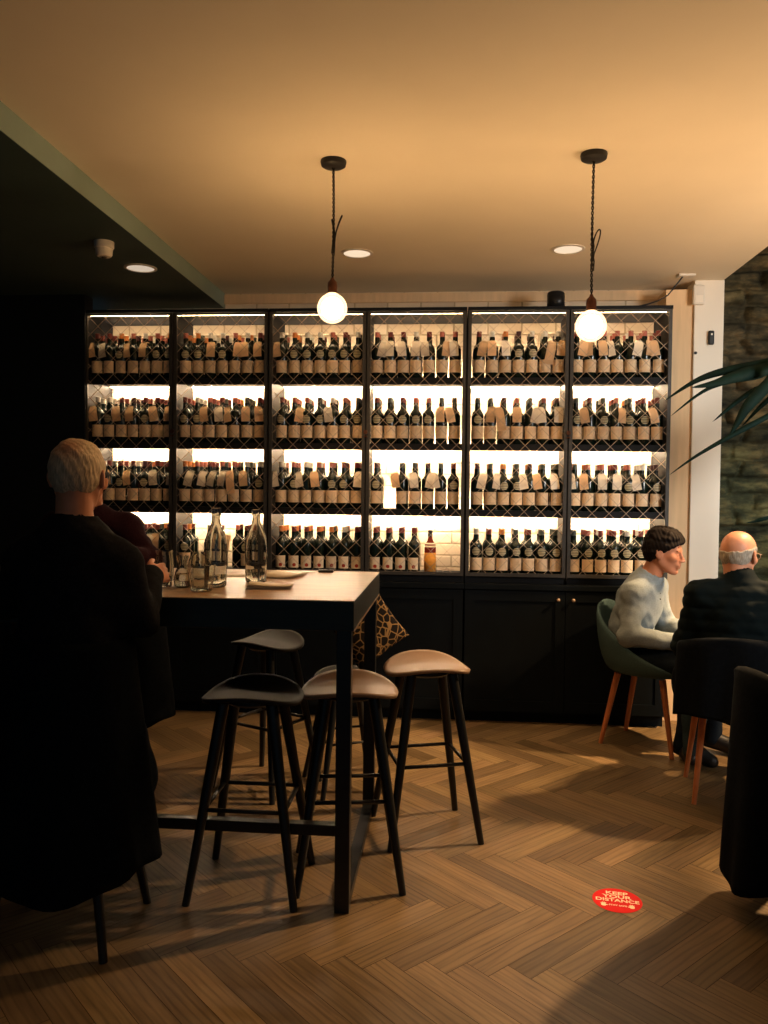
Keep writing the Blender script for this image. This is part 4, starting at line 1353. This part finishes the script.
al = empty('alarm_sensor', (1.553, 5.38, 2.755)); tag(al, 'white alarm sensor box at the top of the column', 'alarm sensor')
MB().box(-.036, .036, -.035, -.0005, -.062, .062).build('case', M['white_plastic'], al, bevel=.008)
MB().box(-.024, .024, -.0375, -.034, -.05, -.006).build('lens', M['column'], al, bevel=.004)
th = empty('wall_switch', (1.640, 5.38, 2.485)); tag(th, 'slim black switch device on the white column', 'switch')
MB().box(-.018, .018, -.022, -.0005, -.045, .045).build('case', M['black'], th, bevel=.008)
MB().lathe([(0, 0), (.006, 0), (.006, .003), (0, .003)], 14).build('button', M['white_plastic'], th).matrix_local = Matrix.Translation((0, -.022, .02)) @ Matrix.Rotation(R(90), 4, 'X')
sc_ = empty('screw_plug', (1.548, 5.38, 2.39)); tag(sc_, 'tiny dark wall plug in the white column', 'wall plug')
MB().lathe([(0, 0.0005), (.010, 0.0005), (.009, .005), (0, .006)], 14).build('plug', M['black'], sc_).matrix_local = Matrix.Rotation(R(90), 4, 'X')

# ------------------------------------------------------------------ FLOOR STICKER
stk = empty('floor_sticker', (.622, 2.985, 0), R(-8)); stk.scale = (.95, .95, 1); tag(stk, 'round red distancing sticker with white lettering on the floor', 'sticker')
M['red'] = simple('red_vinyl', (.60, .008, .010), .65, spec=.15, var=.05)
M['sticker_white'] = simple('white_vinyl', (.9, .72, .55), .5, var=.04)
MB().lathe([(0, .0006), (.093, .0006), (.093, .0014), (0, .0014)], 64).build('disc', M['red'], stk)
def text(s, size, y, name='lettering', sx=1.0):
    c = bpy.data.curves.new(name, 'FONT'); c.body = s; c.size = size; c.align_x = 'CENTER'; c.align_y = 'CENTER'
    c.extrude = .0002; c.offset = size * .022
    c.materials.append(M['sticker_white'])
    t = bpy.data.objects.new('tmp', c); COL.objects.link(t)
    bpy.context.view_layer.update()
    me = bpy.data.meshes.new_from_object(t.evaluated_get(bpy.context.evaluated_depsgraph_get()))
    bpy.data.objects.remove(t); me.name = name
    if not me.materials: me.materials.append(M['sticker_white'])
    o = link(name, me, stk); o.location = (0, y, .0018); o.scale = (sx, 1, 1)
text('KEEP', .031, .054, sx=1.25); text('YOUR', .031, .026, sx=1.25); text('DISTANCE', .031, -.003, sx=1.12)
text('STAY SAFE', .013, -.041, sx=1.1)
for s in (-1, 1):       # little hand prints
    hp = MB()
    hp.lathe([(0, .0016), (.010, .0016), (.010, .002), (0, .002)], 16, c=(s * .052, -.044, 0))
    for k, (a, l) in enumerate(((-40, .013), (-14, .017), (8, .017), (30, .014))):
        d = Vector((math.sin(R(a)) , math.cos(R(a)), 0))
        p0 = Vector((s * .052, -.044, .0018)) + d * .006; 
        hp.tube([p0, p0 + d * l * .8], .0024, n=6, flat=.08)
    d = Vector((-s * .9, .2, 0)).normalized(); p0 = Vector((s * .052, -.046, .0018)) + d * .006
    hp.tube([p0, p0 + d * .010], .0026, n=6, flat=.08)
    hp.build('hand_print', M['sticker_white'], stk)

# ------------------------------------------------------------------ PALM
pt = empty('potted_palm', (2.15, 4.35, 0)); tag(pt, 'dark potted palm whose long fronds reach in beside the stone wall', 'plant')
MB().lathe([(0, 0), (.13, 0), (.17, .32), (.175, .34), (.16, .34), (.15, .30), (0, .30)], 32).build('pot', M['black'], pt, smooth=True, angle=R(40))
MB().tube([(0, 0, .29), (.01, .02, .8), (-.02, 0, 1.35), (-.04, 0, 1.75)], [.03, .026, .022, .016], n=10).build('stem', M['palm'], pt, smooth=True)
def frond(pts, w):
    """blade along pts (world) with a shallow V section and pointed tip"""
    pts = [Vector(p) for p in pts]
    out = []
    n = 24
    for i in range(n + 1):              # Catmull-Rom resample
        t = i / n * (len(pts) - 1); k = min(int(t), len(pts) - 2); q = t - k
        p0 = pts[max(k - 1, 0)]; p1_ = pts[k]; p2_ = pts[k + 1]; p3_ = pts[min(k + 2, len(pts) - 1)]
        out.append(.5 * ((2 * p1_) + (p2_ - p0) * q + (2 * p0 - 5 * p1_ + 4 * p2_ - p3_) * q * q + (3 * p1_ - p0 - 3 * p2_ + p3_) * q ** 3))
    P = []
    for i, p in enumerate(out):
        t = (out[min(i + 1, n)] - out[max(i - 1, 0)]).normalized()
        s = t.cross(Vector((.15, -1, .35))).normalized()
        nrm = s.cross(t)
        ww = 1.7 * w * min(1, (n - i) / (n * .45)) ** .8 * min(1, .35 + i / 6)
        P.append([p - s * ww - pl_off, p + nrm * ww * .25 - pl_off, p + s * ww - pl_off])
    o = MB().grid(P).build('frond', M['palm'], pt, smooth=True)
    sm = o.modifiers.new('solid', 'SOLIDIFY'); sm.thickness = .0015
pl_off = Vector(pt.location)
crown = Vector((2.11, 4.35, 1.75))
def wpt(px, py, Y):
    # helper giving a point of the room from where it was measured
    return Vector(((px - 464) / 810 * Y, Y, 1.5 - (py - 489 - .0105 * (px - 452)) / 810 * Y))
FR = [([crown, wpt(790, 364, 4.3), wpt(768, 367, 4.25), wpt(722, 376, 4.2), wpt(695, 386, 4.15), wpt(668, 404, 4.1)], .013),
      ([crown, wpt(790, 371, 4.2), wpt(768, 373, 4.15), wpt(738, 380, 4.1), wpt(716, 387, 4.05), wpt(694, 391, 4.0)], .020),
      ([crown, wpt(785, 374, 4.25), wpt(755, 381, 4.2), wpt(726, 386, 4.2), wpt(703, 396, 4.15), wpt(674, 419, 4.1)], .009),
      ([crown, wpt(785, 368, 4.1), wpt(768, 386, 4.05), wpt(748, 408, 4.0), wpt(738, 425, 4.0), wpt(731, 437, 4.0)], .017),
      ([crown, wpt(795, 402, 4.1), wpt(768, 418, 4.05), wpt(735, 436, 4.0), wpt(700, 457, 4.0), wpt(674, 476, 4.0)], .008),
      ([crown, wpt(800, 505, 4.0), wpt(768, 516, 3.95), wpt(757, 520, 3.95), wpt(748, 522, 3.95)], .007)]
for pts, w_ in FR: frond(pts, w_)
for k in range(7):          # the rest of the crown, beyond the frame
    a = R(-70 + 40 * k); r = .75
    d = Vector((math.cos(a), math.sin(a) * .7, 0))
    frond([crown, crown + d * .2 + Vector((0, 0, .25)), crown + d * .5 + Vector((0, 0, .3)), crown + d * r + Vector((0, 0, .12))], .014)

# ------------------------------------------------------------------ LIGHT
def point(name, loc_, col, e, r=.05, spot=None):
    l = bpy.data.lights.new(name, 'SPOT' if spot else 'POINT'); l.color = col; l.energy = e; l.shadow_soft_size = r
    if spot: l.spot_size = spot; l.spot_blend = .6
    o = bpy.data.objects.new(name, l); COL.objects.link(o); o.location = loc_
    return o
for x, y in ((-.563, 4.679), (.632, 4.658)):
    point('downlight_beam', (x, y, ZC - .02), (1, .62, .32), 42, .05, R(72))
up = point('added_ceiling_fill', (2.35, 3.3, 1.75), (1, .62, .32), 95, .08, R(150)); up.rotation_euler = (R(180), R(-14), 0)  # added fill with no fixture, aimed up to brighten the ceiling
al_ = bpy.data.lights.new('side_window', 'AREA'); al_.shape = 'RECTANGLE'; al_.size = .9; al_.size_y = 1.2; al_.color = (1.0, .97, .90)
al_.energy = 14; al_.spread = R(60)
ao = bpy.data.objects.new('side_window', al_); COL.objects.link(ao); ao.location = (3.6, 2.0, 2.2)
ao.rotation_euler = (Vector((1.55, 5.2, 1.55)) - Vector(ao.location)).to_track_quat('-Z', 'Y').to_euler()
sl = point('side_lamp', (2.5, 4.5, 2.5), (1, .62, .30), 700, .05, R(72))
sl.rotation_euler = (Vector((1.15, 4.05, 0)) - Vector((2.5, 4.5, 2.5))).to_track_quat('-Z', 'Y').to_euler()

w = bpy.data.worlds.new('world'); SC.world = w; w.use_nodes = True
bg = w.node_tree.nodes['Background']; bg.inputs[0].default_value = (.30, .62, .85, 1); bg.inputs[1].default_value = .085

# ------------------------------------------------------------------ CAMERA
F_, CX, CY, VPX, VPY, ROLL, HC = 810., 384., 512., 452., 489., R(.6), 1.5
def ray0(x, y): return Vector(((x - CX) / F_, -(y - CY) / F_, -1))
Yc = ray0(VPX, VPY).normalized()
Zc = ray0(VPX + math.cos(ROLL), VPY + math.sin(ROLL)).cross(Yc).normalized()
if Zc.y < 0: Zc = -Zc
Xc = Yc.cross(Zc)
cam = bpy.data.cameras.new('camera'); cam.sensor_fit = 'VERTICAL'; cam.sensor_height = 24
cam.lens = F_ / 1024 * 24; cam.clip_start = .05
co = bpy.data.objects.new('camera', cam); COL.objects.link(co)
m3 = Matrix((Xc, Yc, Zc))
co.matrix_world = Matrix.Translation((0, 0, HC)) @ m3.to_4x4()
SC.camera = co
SC.view_settings.view_transform = 'Standard'
SC.view_settings.look = 'None'
SC.view_settings.exposure = .3
SC.view_settings.gamma = 1
SC.view_settings.use_curve_mapping = False
SC.cycles.use_denoising = True
SC.cycles.caustics_reflective = False
SC.cycles.sample_clamp_indirect = 4
SC.cycles.max_bounces = 10
